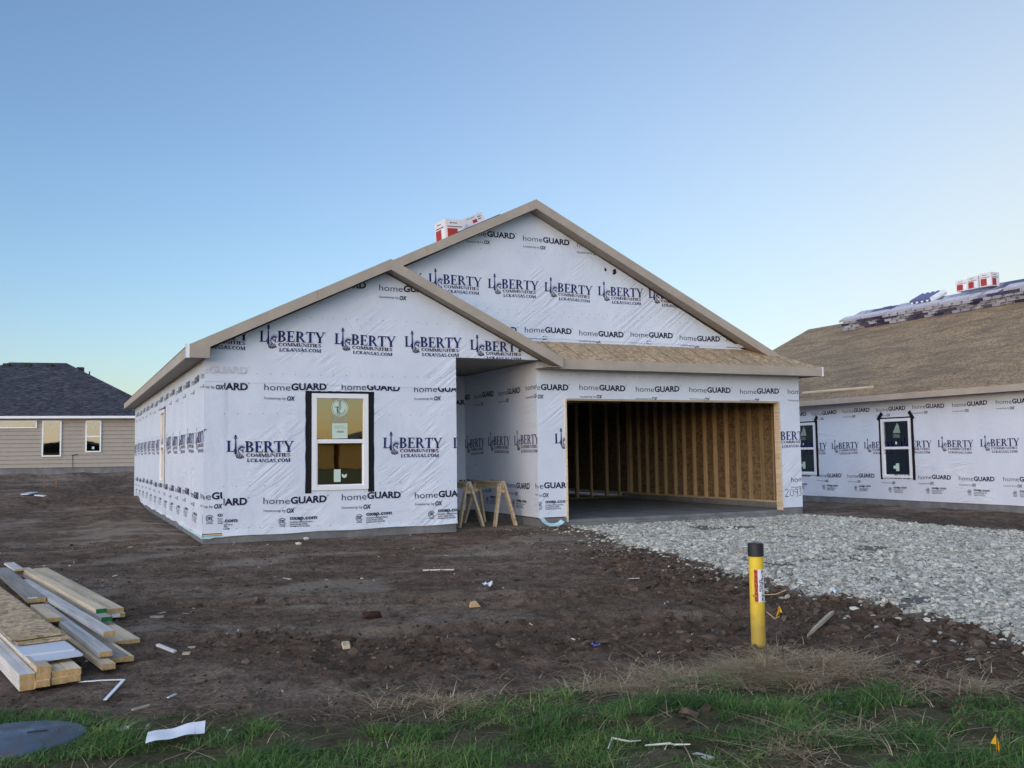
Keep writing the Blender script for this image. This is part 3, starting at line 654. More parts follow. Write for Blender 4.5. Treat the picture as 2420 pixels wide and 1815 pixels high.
# porch recess
m = MB(); m.box(A1-.10, .10, ZW, A1, PB, 3.06); part(m, 'porch_wall', WRAP)
m = MB(); m.box(A1, PB, ZW-.03, A2, PB+.1, 3.06); pbw = part(m, 'porch_back_wall', WRAP)
P = Print(); P.row([U_HG], 4.86, 2.45, [0], planes=[xmax(A2-.01), xmin(A1)]); P.row([U_HG, U_BY], 4.82, .77, [0], planes=[xmax(A2-.01), xmin(A1)]); P.build('printed_lettering', pbw, fnF(PB-.004))
m = MB(); m.box(A2, GYF+.09, ZW, A2+.10, PB+3.3, 3.06); gl = part(m, 'garage_side_wall', WRAP)
fnG = lambda s, z: (A2-.004, -s, z)
P = Print(); pl = [xmax(-GYF-.004), xmin(-PB+.003)]
P.row([U_HG], -3.067, 2.546, range(-1, 3), planes=pl); P.row([U_BY], -3.067, 2.53, range(0, 3), planes=pl); P.row([U_LIB], -3.59, 1.569, range(0, 4), planes=pl, tilt=.004)
P.row([U_HG, U_BY, U_CERT], -1.515-1.2134, .785, range(-1, 3), planes=pl); P.build('printed_lettering', gl, fnG)
m = MB(); m.prism([(A2+.0, GYF-.003, ZW-.01), (A2+.1, GYF-.003, ZW-.03), (A2+.1, GYF-.003, ZW+.05), (A2, GYF-.003, ZW+.05)], (0, .002, 0)); m.build('wrap_hem', WRAP, gl)
m = MB(); m.box(A1, .10, 3.072, A2+.05, PB+.05, 3.09); part(m, 'porch_ceiling', SOFFIT)
# garage front
m = MB(); m.box(A2+.0, GYF, ZW, DX0-.03, GYF+.09, EB+.16); m.box(DX1+.03, GYF, ZW-.02, W, GYF+.09, EB+.16); m.box(DX0-.03, GYF, DZ+.03, DX1+.03, GYF+.09, EB+.16)
gf = part(m, 'garage_front_wall', WRAP)
P = Print(); pl = [xmin(A2+.004), xmax(W-.004)]
P.row([U_HG], 6.603, 2.546, range(-1, 5), 1.2134, pl); P.row([U_BY], 6.603, 2.53, [-1], 1.2134, pl); P.row([U_BY], 6.603, 2.53, range(0, 4), 1.2134, pl+[zmin(DZ+.034)]); P.row([U_BY], 6.603, 2.53, [4], 1.2134, pl)
P.row([U_LIB], 6.08, 1.605, [0], planes=[xmin(A2+.004), xmax(DX0-.035)]); P.row([U_LIB], 10.96, 1.605, [0], planes=[xmin(DX1+.035), xmax(W-.004)])
P.row([U_HG], 5.43, .79, [0], planes=[xmin(A2+.004), xmax(DX0-.035)]); P.row([U_BY, U_CERT], 5.47, .775, [0], planes=[xmin(A2+.004), xmax(DX0-.035)]); P.row([U_HG, U_BY], 11.465, .765, [0], planes=[xmin(DX1+.035), xmax(W-.004)])
P.build('printed_lettering', gf, fnF(GYF-.004))
staples(gf, [(2.82, A2+.1, W-.1), (1.3, A2+.08, DX0-.1), (.4, DX1+.08, W-.08)], fnF(GYF-.0045))
# hand-written number
def pen(pts, w=.010):
    out = []
    for (a, b) in zip(pts, pts[1:]):
        d = Vector((b[0]-a[0], b[1]-a[1])); L = d.length or 1; n = Vector((-d.y, d.x))/L*w/2
        out += quad((a[0]+n.x, a[1]+n.y), (b[0]+n.x, b[1]+n.y), (b[0]-n.x, b[1]-n.y), (a[0]-n.x, a[1]-n.y))
    return out
sc = lambda pts, x, z, s: [(x+p[0]*s, z+p[1]*s) for p in pts]
two = [(0, .75), (.12, .95), (.35, 1.0), (.52, .85), (.45, .6), (.2, .25), (0, .02), (.25, .06), (.7, .0)]
zero = [(.35+.28*math.cos(a), .5+.42*math.sin(a)) for a in [i*2*math.pi/14 for i in range(15)]]
nine = [(.5, .8), (.3, .95), (.08, .8), (.1, .58), (.35, .5), (.52, .65), (.52, .9), (.5, .4), (.48, -.08)]
three = [(.05, .85), (.3, .95), (.4, .75), (.15, .55), (.45, .4), (.35, .1), (0, .05)]
tr = pen(sc(two, 11.30, .47, .16)) + pen(sc(zero, 11.42, .47, .16)) + pen(sc(nine, 11.54, .47, .17)) + pen(sc(three, 11.655, .48, .16))
for k_, (gl_, ox, oz, ss) in enumerate(((two, 11.30, .47, .16), (zero, 11.42, .47, .16), (nine, 11.54, .47, .17), (three, 11.655, .48, .16))):
    P = Print(); P.t = clip_tris([(list(t), 1) for t in pen(sc(gl_, ox, oz, ss))], [xmax(W-.003)]); P.build('handwritten_digit', gf, fnF(GYF-.004))
# loose sill-seal strips curling out at the wall foot
SEAL = flat('pale_blue_foam_strip', (.42, .62, .66), .7, .2, .1, 12)
m = MB(); path = [(A2+.06, GYF-.01, ZW+.0), (A2+.09, GYF-.05, .20), (A2+.16, GYF-.09, .155), (A2+.27, GYF-.12, .15), (A2+.36, GYF-.12, .17), (A2+.42, GYF-.11, .215)]
for a, b in zip(path, path[1:]): m.beam(a, b, .09, .006, up=(0, -.6, 1))
part(m, 'sill_seal', SEAL)
m = MB(); m.prism([(-.02, -.012, ZW-.035), (.30, -.012, ZW-.035), (.30, -.012, ZW-.065), (.18, -.014, ZW-.06), (.10, -.014, ZW-.08), (-.03, -.014, ZW-.075)], (0, .006, 0)); m.prism([(-.012, -.02, ZW-.03), (-.012, 3.2, ZW-.03), (-.012, 3.2, ZW-.055), (-.012, -.02, ZW-.075)], (.006, 0, 0)); part(m, 'sill_seal', SEAL)
m = MB(); m.box(0.0, -.022, ZW-.028, .285, -.001, ZW-.012); part(m, 'sill_batten', LUMBER_X)
# garage door casing
m = MB(); m.box(DX0-.03, GYF-.014, FLOOR-.03, DX0+.008, GYF+.13, DZ+.03); part(m, 'door_jamb', LUMBER)
m = MB(); m.box(DX1-.008, GYF-.014, FLOOR-.005, DX1+.03, GYF+.13, DZ+.03); part(m, 'door_jamb', LUMBER)
m = MB(); m.box(DX0+.008, GYF-.013, DZ-.006, DX1-.008, GYF+.13, DZ+.03); part(m, 'door_head', LUMBER_X)
# garage inside
m = MB(); m.box(W-.024, GYF+.10, .36, W-.0125, LB-.12, 2.84); part(m, 'inner_sheathing', OSB_SHADED)
m = MB(); m.box(W-.14, GYF+.09, FLOOR-.02, W-.013, 6.95, .325); part(m, 'kerb_wall', CONC)
m = MB(); m.box(W-.115, GYF+.10, .325, W-.025, 6.94, .363); part(m, 'sole_plate', LUMBER)
m = MB(); m.box(W-.115, GYF+.10, 2.76, W-.025, 6.94, 2.84); part(m, 'top_plate', LUMBER)
stud_me = MB().box(-.045, -.019, 0, .045, .019, 2.397).mesh('stud', STUD)
for i in range(16): inst('stud', stud_me, house, (W-.070, .505+.4064*i+random.uniform(-.012, .012), .363))
inst('stud', stud_me, house, (W-.070, .505+.4064*15+.09, .363))
# garage back wall and the rooms behind it
m = MB(); m.box(A2+.1, 6.95, FLOOR-.01, W-.14, 7.05, .258); part(m, 'sole_plate', wood_mat('treated_plate', (.13, .11, .065), 0))
m = MB(); m.box(A2+.1, 6.95, 2.72, W-.115, 7.05, 2.80); part(m, 'top_plate', LUMBER_X)
stud_b = MB().box(-.019, -.045, 0, .019, .045, 2.46).mesh('stud', STUD)
for x in list(np.arange(A2+.35, W-2.2, .4064)) + [9.85, 10.25, 10.29, 10.7, 11.15, 11.19, 11.55]: inst('stud', stud_b, house, (float(x), 7.0, .258))
m = MB(); m.box(A2+.3, 10.4, FLOOR, W-.1, 10.45, 2.8); part(m, 'inner_partition', OSB_SHADED)
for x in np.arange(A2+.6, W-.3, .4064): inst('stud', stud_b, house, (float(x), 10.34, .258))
m = MB(); m.box(A2+.10, GYF+.1, FLOOR, A2+.112, 6.9, 2.85); part(m, 'inner_sheathing', OSB_SHADED)
m = MB(); m.box(.11, LB-.115, FLOOR, W-.03, LB-.102, 2.9); part(m, 'inner_sheathing', OSB_SHADED)
m = MB(); m.box(.101, .12, FLOOR, .112, LB-.12, 2.9); part(m, 'inner_sheathing', OSB_SHADED)
m = MB(); m.box(A2+.115, GYF+.095, FLOOR, DX0-.04, GYF+.105, 2.85); part(m, 'inner_sheathing', OSB_SHADED)
m = MB(); m.box(DX0-.03, GYF+.092, DZ+.04, DX1+.03, GYF+.13, 2.85); part(m, 'door_header', LUMBER_X)
chord_me = MB().box(A2+.02, -.019, 0, W-.05, .019, .09).mesh('truss_chord', LUMBER_X)
for i in range(11): inst('truss_chord', chord_me, house, (0, .45+.61*i, 2.86))
# inside of the wing behind its window
m = MB(); m.box(.12, 3.4, FLOOR, A1-.12, 3.45, 2.75); part(m, 'inner_partition', OSB_SHADED)

# main gable wall
m = MB(); m.prism([(.25, MD, 3.12), (W-.25, MD, 3.12), (MX, MD, MZ-.165)], (0, .09, 0)); mg = part(m, 'gable_wall', WRAP)
rl = lambda x: MZ-.18-S_*abs(x-MX)
gp = [below((0, rl(0)), (MX, rl(MX))), below((MX, rl(MX)), (W, rl(W)))]
P = Print(); P.row([U_LIB], 5.02, 4.432, range(-2, 4), 1.148, gp, .001); P.row([U_HG, U_BY], 5.74, 3.637, range(-2, 5), 1.146, gp+[xmax(10.9)], .001); P.row([U_HG, U_BY], 5.735, 5.352, [-1, 0, 1], 1.146, gp, -.012)
P.build('printed_lettering', mg, fnF(MD-.004)); staples(mg, [(5.12, 4.0, 7.2), (4.05, 5.0, 9.5), (3.98, 5.2, 9.6)], fnF(MD-.0045))
k = lap(3.545, 3.535, 3.60, 5.0, 11.1, MD); k.build('sheet_lap', WRAP, mg, smooth=True)
m = MB()
for (x, z, r) in ((7.49, 4.93, .035), (7.70, 4.92, .05), (7.67, 4.87, .03)):
    m.add([(x+r*math.cos(a)*random.uniform(.5, 1.1), MD-.005, z+r*1.3*math.sin(a)*random.uniform(.5, 1.1)) for a in [i*math.pi/4 for i in range(8)]], [tuple(range(8))])
m.build('torn_hole', flat('torn_brown', (.045, .025, .018), .9, .1, .4, 40), mg)

# roof deck (sheathing, thin slabs)
def slab(pts, t=.016): return MB().prism(pts, (0, 0, -t))
L0 = lambda x: ET+S_*(x+OH); R0 = lambda x: MZ-S_*(x-MX); SG = lambda x: PZ-S_*(x-PX)
YB = LB+.3
part(slab([(-OH, LG+.02, L0(-OH)), (PX, LG+.02, L0(PX)), (PX, MR+.02, L0(PX)), (MX, MR+.02, L0(MX)), (MX, YB, L0(MX)), (-OH, YB, L0(-OH))]), 'roof_deck', OSB)
part(slab([(PX, LG+.02, SG(PX)), (RPX-.02, LG+.02, SG(RPX-.02)), (RPX-.02, MD, SG(RPX-.02)), (PX, MD, SG(PX))]), 'roof_deck', OSB)
part(slab([(MX, MR+.02, R0(MX)), (XE-(MR+.02-FG), MR+.02, R0(XE-(MR+.02-FG))), (XE, FG+.01, R0(XE)), (XE, YB, R0(XE)), (MX, YB, R0(MX))]), 'roof_deck', OSB)
SH = lambda y: ET+S_*(y-FG)-.004
part(slab([(RPX-.03, FG+.02, SH(FG+.02)), (XE-.02, FG+.02, SH(FG+.02)), (XE-(MD-FG), MD, SH(MD)), (5.19, MD, SH(MD))]), 'front_roof_deck', OSB_LINES)
# fascia and soffits
def rake(x0, z0, x1, z1, y, d=.172, t=.03, joint=None):
    if joint:
        xj = x0+(x1-x0)*joint; zj = z0+(z1-z0)*joint; part(rake(x0, z0, xj-.002, zj, y, d, t), 'rake_fascia', FASCIA); return rake(xj+.002, zj-.0015, x1, z1-.0015, y+.0015, d, t)
    return MB().prism([(x0, y, z0), (x1, y, z1), (x1, y, z1-d), (x0, y, z0-d)], (0, t, 0))
part(rake(-OH, L0(-OH)+.004, PX, PZ+.004, LG, joint=.62), 'rake_fascia', FASCIA); part(rake(PX, PZ+.004, RPX, SG(RPX)+.004, LG), 'rake_fascia', FASCIA)
part(rake(PX-.05, L0(PX-.05)+.004, MX, MZ+.004, MR, joint=.3), 'rake_fascia', FASCIA); part(rake(MX, MZ+.004, XE-(MR-FG)-.0, R0(XE-(MR-FG))+.004, MR, joint=.55), 'rake_fascia', FASCIA)
m = MB().prism([(-OH, LG+.002, EB), (.035, LG+.002, EB), (.05, LG+.002, L0(.05)-.168), (-OH, LG+.002, L0(-OH)-.168)], (0, .028, 0)); part(m, 'eave_return', FASCIA)
m = MB(); m.box(-OH, LG, EB, -OH+.028, YB, ET-.002); part(m, 'eave_fascia', FASCIA)
m = MB(); m.box(RPX-.01, FG, EB, XE, FG+.03, ET+.002); part(m, 'eave_fascia', FASCIA)
m = MB(); m.box(XE-.028, FG+.03, EB, XE, YB, ET-.002); part(m, 'eave_fascia', FASCIA)
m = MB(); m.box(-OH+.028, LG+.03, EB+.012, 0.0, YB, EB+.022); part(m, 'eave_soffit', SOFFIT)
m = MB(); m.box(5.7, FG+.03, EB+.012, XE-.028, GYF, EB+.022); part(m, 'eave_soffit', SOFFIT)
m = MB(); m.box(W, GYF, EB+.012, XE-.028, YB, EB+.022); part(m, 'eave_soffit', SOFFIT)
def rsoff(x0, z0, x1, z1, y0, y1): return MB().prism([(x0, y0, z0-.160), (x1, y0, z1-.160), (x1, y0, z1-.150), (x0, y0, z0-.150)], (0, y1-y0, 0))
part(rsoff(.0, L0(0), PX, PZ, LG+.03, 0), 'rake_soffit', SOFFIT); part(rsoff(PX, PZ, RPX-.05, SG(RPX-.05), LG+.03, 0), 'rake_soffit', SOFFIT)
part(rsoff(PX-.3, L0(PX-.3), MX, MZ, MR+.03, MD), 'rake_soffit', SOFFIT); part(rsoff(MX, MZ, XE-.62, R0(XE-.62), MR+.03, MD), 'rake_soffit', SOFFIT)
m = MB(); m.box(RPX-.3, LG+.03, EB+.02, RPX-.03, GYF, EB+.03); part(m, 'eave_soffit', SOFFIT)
m = MB(); m.box(-OH-.004, LG-.004, EB-.004, -OH+.05, LG, ET+.03); m.box(-OH-.006, LG-.004, EB-.004, -OH-.001, LG+.03, ET+.03); part(m, 'corner_flashing', METALW)
m = MB(); m.box(XE-.012, FG-.005, EB-.004, XE+.022, FG-.001, ET+.015); m.box(XE+.001, FG-.001, EB-.004, XE+.006, FG+.05, ET+.015); part(m, 'corner_flashing', METALW)

# ------------------------------------------------------------------ neighbour on the right
NX, NE, NRX, NZ0, NZ1 = 17.72, 17.30, 23.84, 2.83, 6.007
NY0, NY1 = -6.0, 13.03
nb = empty('house', (NX, 0, -.1), 'wrapped house at the right edge with bare sheathed roof stacked with shingles', 'house')
m = MB(); m.box(NX+.02, NY0, -.6, NX+12.2, NY1-.3, .10); m.build('foundation', CONC, nb)
W1 = (6.24, 7.09, .69, 2.20); W2 = (2.80, 3.78, .655, 2.195)
m = MB(); wall_rect(m, 0, NX, NX+.1, NY0, NY1-.3, .085, 2.72, [(W2[0]+.01, W2[1]-.01, W2[2]+.01, W2[3]-.01), (W1[0]+.01, W1[1]-.01, W1[2]+.01, W1[3]-.01)])
nw = m.build('side_wall', WRAP, nb)
fnN = lambda s, z: (NX-.004, -s, z)
P = Print(); P.row([U_LIB], -5.621, 1.43, range(-6, 9), planes=[xmin(-12.6)], wob=.004); P.row([U_HG, U_BY], -6.36, 2.405, range(-5, 9), wob=.004, planes=[xmin(-12.6)]); P.row([U_HG, U_BY], -6.27, .63, range(-5, 9), wob=.004); P.row([U_CERT], -6.27, .63, range(-5, 9), wob=.004)
P.build('printed_lettering', nw, fnN)
make_window(nb, 0, NX, -1, *W2, GLASS2, .085, tabs=1, sticker=dict(kind='sail')); make_window(nb, 0, NX, -1, *W1, GLASS2, .085, tabs=2, sticker=dict(kind='sail', dx=.1))
for y in (2.93, 3.3, 3.75, 6.55, 6.95, 4.5, 5.2): inst('stud', stud_b, nb, (NX+.5+.5*(y % 1), y, .1))
m = MB(); m.box(NX+3.5, NY0+.1, .1, NX+3.6, NY1-.4, 2.7); m.build('inner_partition', OSB_SHADED, nb)
m = MB(); m.box(NX+.1, NY1-.4, .085, NX+12.2, NY1-.3, 2.72); m.box(NX+.1, NY0, .085, NX+12.2, NY0+.1, 2.72); m.box(NX+12.1, NY0, .085, NX+12.2, NY1-.3, 2.72); m.build('outer_wall', WRAP, nb)
m = MB(); m.prism([(NX, NY1-.38, 2.72), (NX+12.2, NY1-.38, 2.72), (NRX, NY1-.38, NZ1-.15)], (0, .08, 0)); m.prism([(NX, NY0, 2.72), (NX+12.2, NY0, 2.72), (NRX, NY0, NZ1-.15)], (0, .08, 0)); m.build('gable_wall', WRAP, nb)
NS = (NZ1-NZ0)/(NRX-NE); nsl = lambda x: NZ0+NS*(x-NE)
slab([(NE, NY0-.4, NZ0), (NRX, NY0-.4, NZ1), (NRX, NY1, NZ1), (NE, NY1, NZ0)], .018).build('roof_deck', OSB_ROOF2, nb)
slab([(NRX, NY0-.4, NZ1), (2*NRX-NE, NY0-.4, NZ0), (2*NRX-NE, NY1, NZ0), (NRX, NY1, NZ1)], .018).build('roof_deck', OSB_ROOF2, nb)
MB().box(NE-.001, NY0-.4, 2.665, NE+.028, NY1, NZ0-.012).build('eave_fascia', FASCIA, nb)
MB().box(NE+.028, NY0-.4, 2.68, NX, NY1, 2.69).build('eave_soffit', SOFFIT, nb)
MB().prism([(NE, NY1+.001, NZ0), (NRX, NY1+.001, NZ1), (NRX, NY1+.001, NZ1-.17), (NE, NY1+.001, NZ0-.17)], (0, .03, 0)).build('rake_fascia', FASCIA, nb)
# a board lying on its roof
a = Vector((17.76, 6.75, nsl(17.76)+.03)); b = Vector((17.72, 4.02, nsl(17.72)+.03))
o = MB().beam(a, b, .10, .038, up=(-NS, 0, 1)).build('board', LUMBER, None, at=a); tag(o, 'pale board lying along the low edge of the right-hand roof', 'board')

# shingle bundles over its ridge
def bundle_mat():
    t = NT('shingle_bundle_wrapper'); r = t.rnd(); v = t.coord(); n = t.noise(v, 9, 3)
    c = t.ramp(r, [(0, (.40, .40, .46)), (.30, (.50, .50, .55)), (.42, (.09, .08, .13)), (.60, (.05, .045, .10)), (.70, (.50, .50, .56)), (.86, (.34, .32, .38)), (.92, (.13, .11, .14))], 'CONSTANT')
    d = t.mix(t.ramp(n, [(.55, 0.0), (.58, .85)]), c, (.05, .045, .12)); d = t.mix(t.ramp(t.noise(v, 5, 2), [(.55, 1.0), (.62, 0.0)]), c, d)
    t.color(d).rough(.4).spec(.4).bump(t.noise(v, 22, 3), .15, .004); return t.mat
BUND = bundle_mat()
bm_ = MB(); 
for i in range(3): bm_.box(-.5+.003*i, -.172+.002*i, .027*i, .5-.004*i, .172-.002*i, .027*(i+1)-.003)
bundle_me = bm_.mesh('shingle_bundle', BUND)
bm_ = MB()
for i in range(3): bm_.box(-.172+.002*i, -.5+.003*i, .027*i, .172-.002*i, .5-.004*i, .027*(i+1)-.003)
bundle_long = bm_.mesh('shingle_bundle', flat('white_bundle_wrapper', (.55, .55, .62), .4, .4, .08, 5))
tilt = math.atan(NS); u = Vector((math.cos(tilt), 0, math.sin(tilt))); nrm = Vector((-math.sin(tilt), 0, math.cos(tilt)))
ncol = 25; ORD = ['lowest', 'second', 'third', 'fourth', 'fifth', 'sixth', 'seventh', 'topmost']
for c in range(ncol):
    y = 10.15-.355*c
    layers = 5
    if c > 15: layers = 6
    if c > 21: layers = 8
    for L in range(layers):
        yy = y - (.17 if L % 2 else 0) + random.uniform(-.012, .012)
        p = Vector((22.90+random.uniform(-.03, .03)-(.05 if L >= 3 else 0), yy, 0)); p.z = nsl(p.x)
        ctr = p + u*.5 + nrm*(.012+.084*L)
        ctr += nrm*random.uniform(0, .006)
        if L == layers-1 and c < 20:
            if c % 3: continue
            ctr = p + u*.19 + nrm*(.014+.084*L) + Vector((0, -.35, 0)); me_ = bundle_long
        else: me_ = bundle_me
        o = bpy.data.objects.new('shingle_bundle', me_); col.objects.link(o); o.location = ctr; o.rotation_euler = (random.uniform(-.008, .008), -tilt+random.uniform(-.006, .006), random.uniform(-.018, .018))
        tag(o, f'wrapped shingle bundle in the {ORD[L]} layer of the stack on the right-hand ridge', 'shingle bundle', 'shingle bundles on the right-hand roof')
CARD_R = flat('red_carton_print', (.38, .045, .04), .6, .25, .15, 14); CARD_W = flat('white_carton', (.72, .70, .73), .6, .3, .05, 6); CARD_D = flat('dark_carton_print', (.05, .045, .06), .6, .3, .1, 10)
def carton(name, loc, sx, sy, sz, rot, label, group=None, red=True, style=0):
    e = empty(name, loc, label, 'carton', group); e.rotation_euler = rot
    def ch(mb, nm, mat): 
        me = mb.mesh(nm, mat); o = bpy.data.objects.new(nm, me); col.objects.link(o); o.parent = e; return o
    ch(MB().box(-sx/2, -sy/2, 0, sx/2, sy/2, sz), 'carton_body', CARD_W)
    m = MB(); m.box(-sx/2-.001, -.004, sz, sx/2+.001, .004, sz+.0015); ch(m, 'top_seam', CARD_D)
    for nm, f in (('front', 0), ('side', 1)):
        L = sx if f == 0 else sy
        def pan(a0, a1, z0, z1, mat, d=.0015):
            q = [(a0, z0), (a1, z0), (a1, z1), (a0, z1)]
            P3 = (lambda s, z: (s, -sy/2-d, z)) if f == 0 else (lambda s, z: (-sx/2-d, -s, z))
            ch(MB().add([P3(s, z) for s, z in q], [(0, 1, 2, 3)]), 'print_panel', mat)
        if red: pan(-L*.40, L*.10, sz*.06, sz*.58, CARD_R); pan(L*.16, L*.40, sz*.10, sz*.56, WHITE); pan(-L*.40, L*.34, sz*.64, sz*.68, CARD_D)
        else: pan(-L*.05, L*.16, sz*.35, sz*.62, CARD_R); pan(L*.22, L*.4, sz*.7, sz*.76, CARD_D); pan(L*.22, L*.36, sz*.5, sz*.58, CARD_D)
        pan(-L*.25, -L*.18, sz*.80, sz*.87, CARD_D); pan(-L*.15, L*.1, sz*.81, sz*.85, GREYINK)
    return e
# cartons along the right-hand ridge
topn = .3+.02
for i, (y, lab) in enumerate(((5.42, 'red and white carton on the shingle bundles, next to the blue rolls'), (5.00, 'red and white carton standing between two others on the shingle bundles'), (4.57, 'red and white carton on the shingle bundles, nearest the right edge'))):
    p = Vector((23.15, y, nsl(22.9)+.66+.0)); carton('carton', p, .36, .40, .34+.035*i, (0, 0, (.10, -.04, .05)[i]), lab, 'cartons on the right-hand ridge')
BLUE = flat('blue_roll_film', (.13, .15, .30), .35, .5, .2, 10)
for i in range(5):
    y = 7.35-.205*i; p = Vector((23.0, y, nsl(23.0)+.53)); m = MB(); m.tube([(0, 0, 0), (.6*u.x, 0, .6*u.z)], .095, 14)
    m.cur = 1; m.tube([(-.004, 0, 0), (-.002, 0, 0)], .05, 10)
    o = m.build('underlayment_roll', [BLUE if i < 4 else WHITE, WHITE], None, smooth=False); o.location = p
    tag(o, 'white roll at the end of the row of blue rolls on the roof' if i == 4 else 'blue plastic-wrapped roll lying on the shingle bundles', 'roll', 'rolls on the right-hand ridge')

# cartons and bundles on the main ridge (behind the left rake)
def on_left(x, y): return Vector((x, y, L0(x)))
tl = math.atan(S_)
for i in range(3):
    o = bpy.data.objects.new('shingle_bundle', bundle_me); col.objects.link(o); c0 = on_left(5.42, 2.05+.36*i); nn = Vector((-math.sin(tl), 0, math.cos(tl)))
    o.location = c0+nn*.015; o.rotation_euler = (0, -tl, 0); tag(o, 'wrapped shingle bundle lying beneath the cartons on the main roof', 'shingle bundle', 'shingle bundles on the main roof')
carton('carton', on_left(4.92, 2.25)+Vector((0, 0, -.04)), .44, .46, .42, (0, -.06, .10), 'red and white carton tilted on the main roof behind the rake')
carton('carton', on_left(5.47, 2.45)+Vector((0, 0, .07)), .50, .34, .24, (0, -tl, .05), 'plain white carton on the main roof, nearest the peak', red=False)

# ------------------------------------------------------------------ grey house at the left
P0 = Vector((-1.723, 34.647, 0)); WD = Vector((.987, -.161, 0)).normalized(); ND = Vector((-WD.y, WD.x, 0))
def LP(s, d, z): q = P0+WD*s+ND*d; return (q.x, q.y, z)
lh = empty('house', LP(0, 0, .8), 'finished greige sided house with dark shingled hip roof at the left', 'house')
SL, SR = -9.0, 4.3
def lbox(s0, s1, d0, d1, z0, z1): 
    return MB().add([LP(s0,d0,z0),LP(s1,d0,z0),LP(s1,d1,z0),LP(s0,d1,z0),LP(s0,d0,z1),LP(s1,d0,z1),LP(s1,d1,z1),LP(s0,d1,z1)], [(0,3,2,1),(4,5,6,7),(0,1,5,4),(1,2,6,5),(2,3,7,6),(3,0,4,7)])
lbox(SL, SR, .02, 10.6, 0, 1.06).build('foundation', CONC, lh)
lbox(SL, SR, .03, 10.6, 1.06, 3.36).build('wall', SIDING, lh)
nrow = 12; zz0, zz1 = 1.05, 3.34; hgt = (zz1-zz0)/nrow
for i in range(nrow):
    z0 = zz0+hgt*i
    m = MB().add([LP(SL,-.022,z0),LP(SR,-.022,z0),LP(SR,.028,z0),LP(SL,.028,z0),LP(SL,.018,z0+hgt+.02),LP(SR,.018,z0+hgt+.02),LP(SR,.028,z0+hgt+.02),LP(SL,.028,z0+hgt+.02)], [(0,3,2,1),(4,5,6,7),(0,1,5,4),(1,2,6,5),(2,3,7,6),(3,0,4,7)])
    m.build('siding_board', SIDING, lh)
def lwin(s0, s1, z0, z1, kind):
    fw = .065; win = MB()
    for q in ((s0, s0+fw, z0, z1), (s1-fw, s1, z0, z1), (s0+fw, s1-fw, z1-fw, z1), (s0+fw, s1-fw, z0, z0+fw)):
        b = lbox(q[0], q[1], -.065, .02, q[2], q[3]); win.add(b.v, b.f)
    w = win.build('window', WHITE, lh)
    if kind == 'hung':
        zm = (z0+z1)/2; lbox(s0+fw, s1-fw, -.06, .0, zm-.03, zm+.03).build('meeting_rail', WHITE, w)
        lbox(s0+fw, s1-fw, -.046, -.040, zm+.03, z1-fw).build('pane', GLASS3, w); lbox(s0+fw, s1-fw, -.046, -.040, z0+fw, zm-.03).build('pane', GLASS3, w)
    else: lbox(s0+fw, s1-fw, -.046, -.040, z0+fw, z1-fw).build('pane', GLASS3, w)
    cs = (s0+s1)/2
    if kind != 'strip':
        m = MB()
        for tri in ring(cs, z1-.24, .09, .09, 0, 360, .02, .02, 14): m.add([LP(a, -.048, b) for a, b in tri], [(0, 1, 2)])
        m.build('round_logo', STICKER, w); 
        if kind == 'hung': lbox(cs-.05, cs+.05, -.049, -.047, z0+.15, z0+.27).build('paper_label', STICKER, w)
    return w
lwin(-2.95, -1.34, 2.89, 3.255, 'strip'); lwin(-1.12, -.28, 1.56, 3.25, 'fixed'); lwin(.755, 1.45, 1.74, 3.245, 'hung')
lbox(SL-.3, SR+.3, -.36, -.33, 3.335, 3.45).build('eave_fascia', WHITE, lh); lbox(SL-.3, SR+.3, -.33, .03, 3.345, 3.36).build('eave_soffit', SOFFIT, lh)
ez, rz_, hw = 3.455, 6.46, 5.65
m = MB(); A = [LP(SL-.32, -.36, ez), LP(SR+.32, -.36, ez), LP(SR+.32, 10.95, ez), LP(SL-.32, 10.95, ez), LP(-1.0, 5.3, rz_), LP(SL+5.3, 5.3, rz_)]
m.add(A, [(0, 1, 4, 5), (1, 2, 4), (2, 3, 5, 4), (3, 0, 5), (3, 2, 1, 0)]); rf = m.build('roof', SHINGLE, lh)
for s in (-3.75, -2.75, -1.75): lbox(s-.14, s+.14, 4.75, 5.05, rz_-.36, rz_-.10).build('roof_vent', flat('dark_vent', (.02, .021, .026), .6, .3, .1, 5), rf)
lbox(-1.45, -1.25, 4.5, 4.75, rz_-.52, rz_-.36).build('roof_vent', flat('dark_vent', (.02, .021, .026), .6, .3, .1, 5), rf)
lbox(-.55, -.22, 5.6, 5.95, rz_-.42, rz_-.18).build('roof_vent', flat('dark_vent', (.02, .021, .026), .6, .3, .1, 5), rf)
MB().tube([LP(.08, 5.6, 5.5), LP(.08, 5.6, 6.06)], .035, 8).build('vent_pipe', flat('vent_pipe', (.12, .11, .10), .6, .3, .1, 5), rf)
m = MB().tube([LP(.16, -.03, 1.62), LP(.42, -.06, 1.66)], .02, 6).tube([LP(.2, -.04, 1.62), LP(.22, -.05, .95)], .014, 6); m.build('conduit', flat('grey_conduit', (.10, .10, .11), .5, .4, .1, 8), lh)

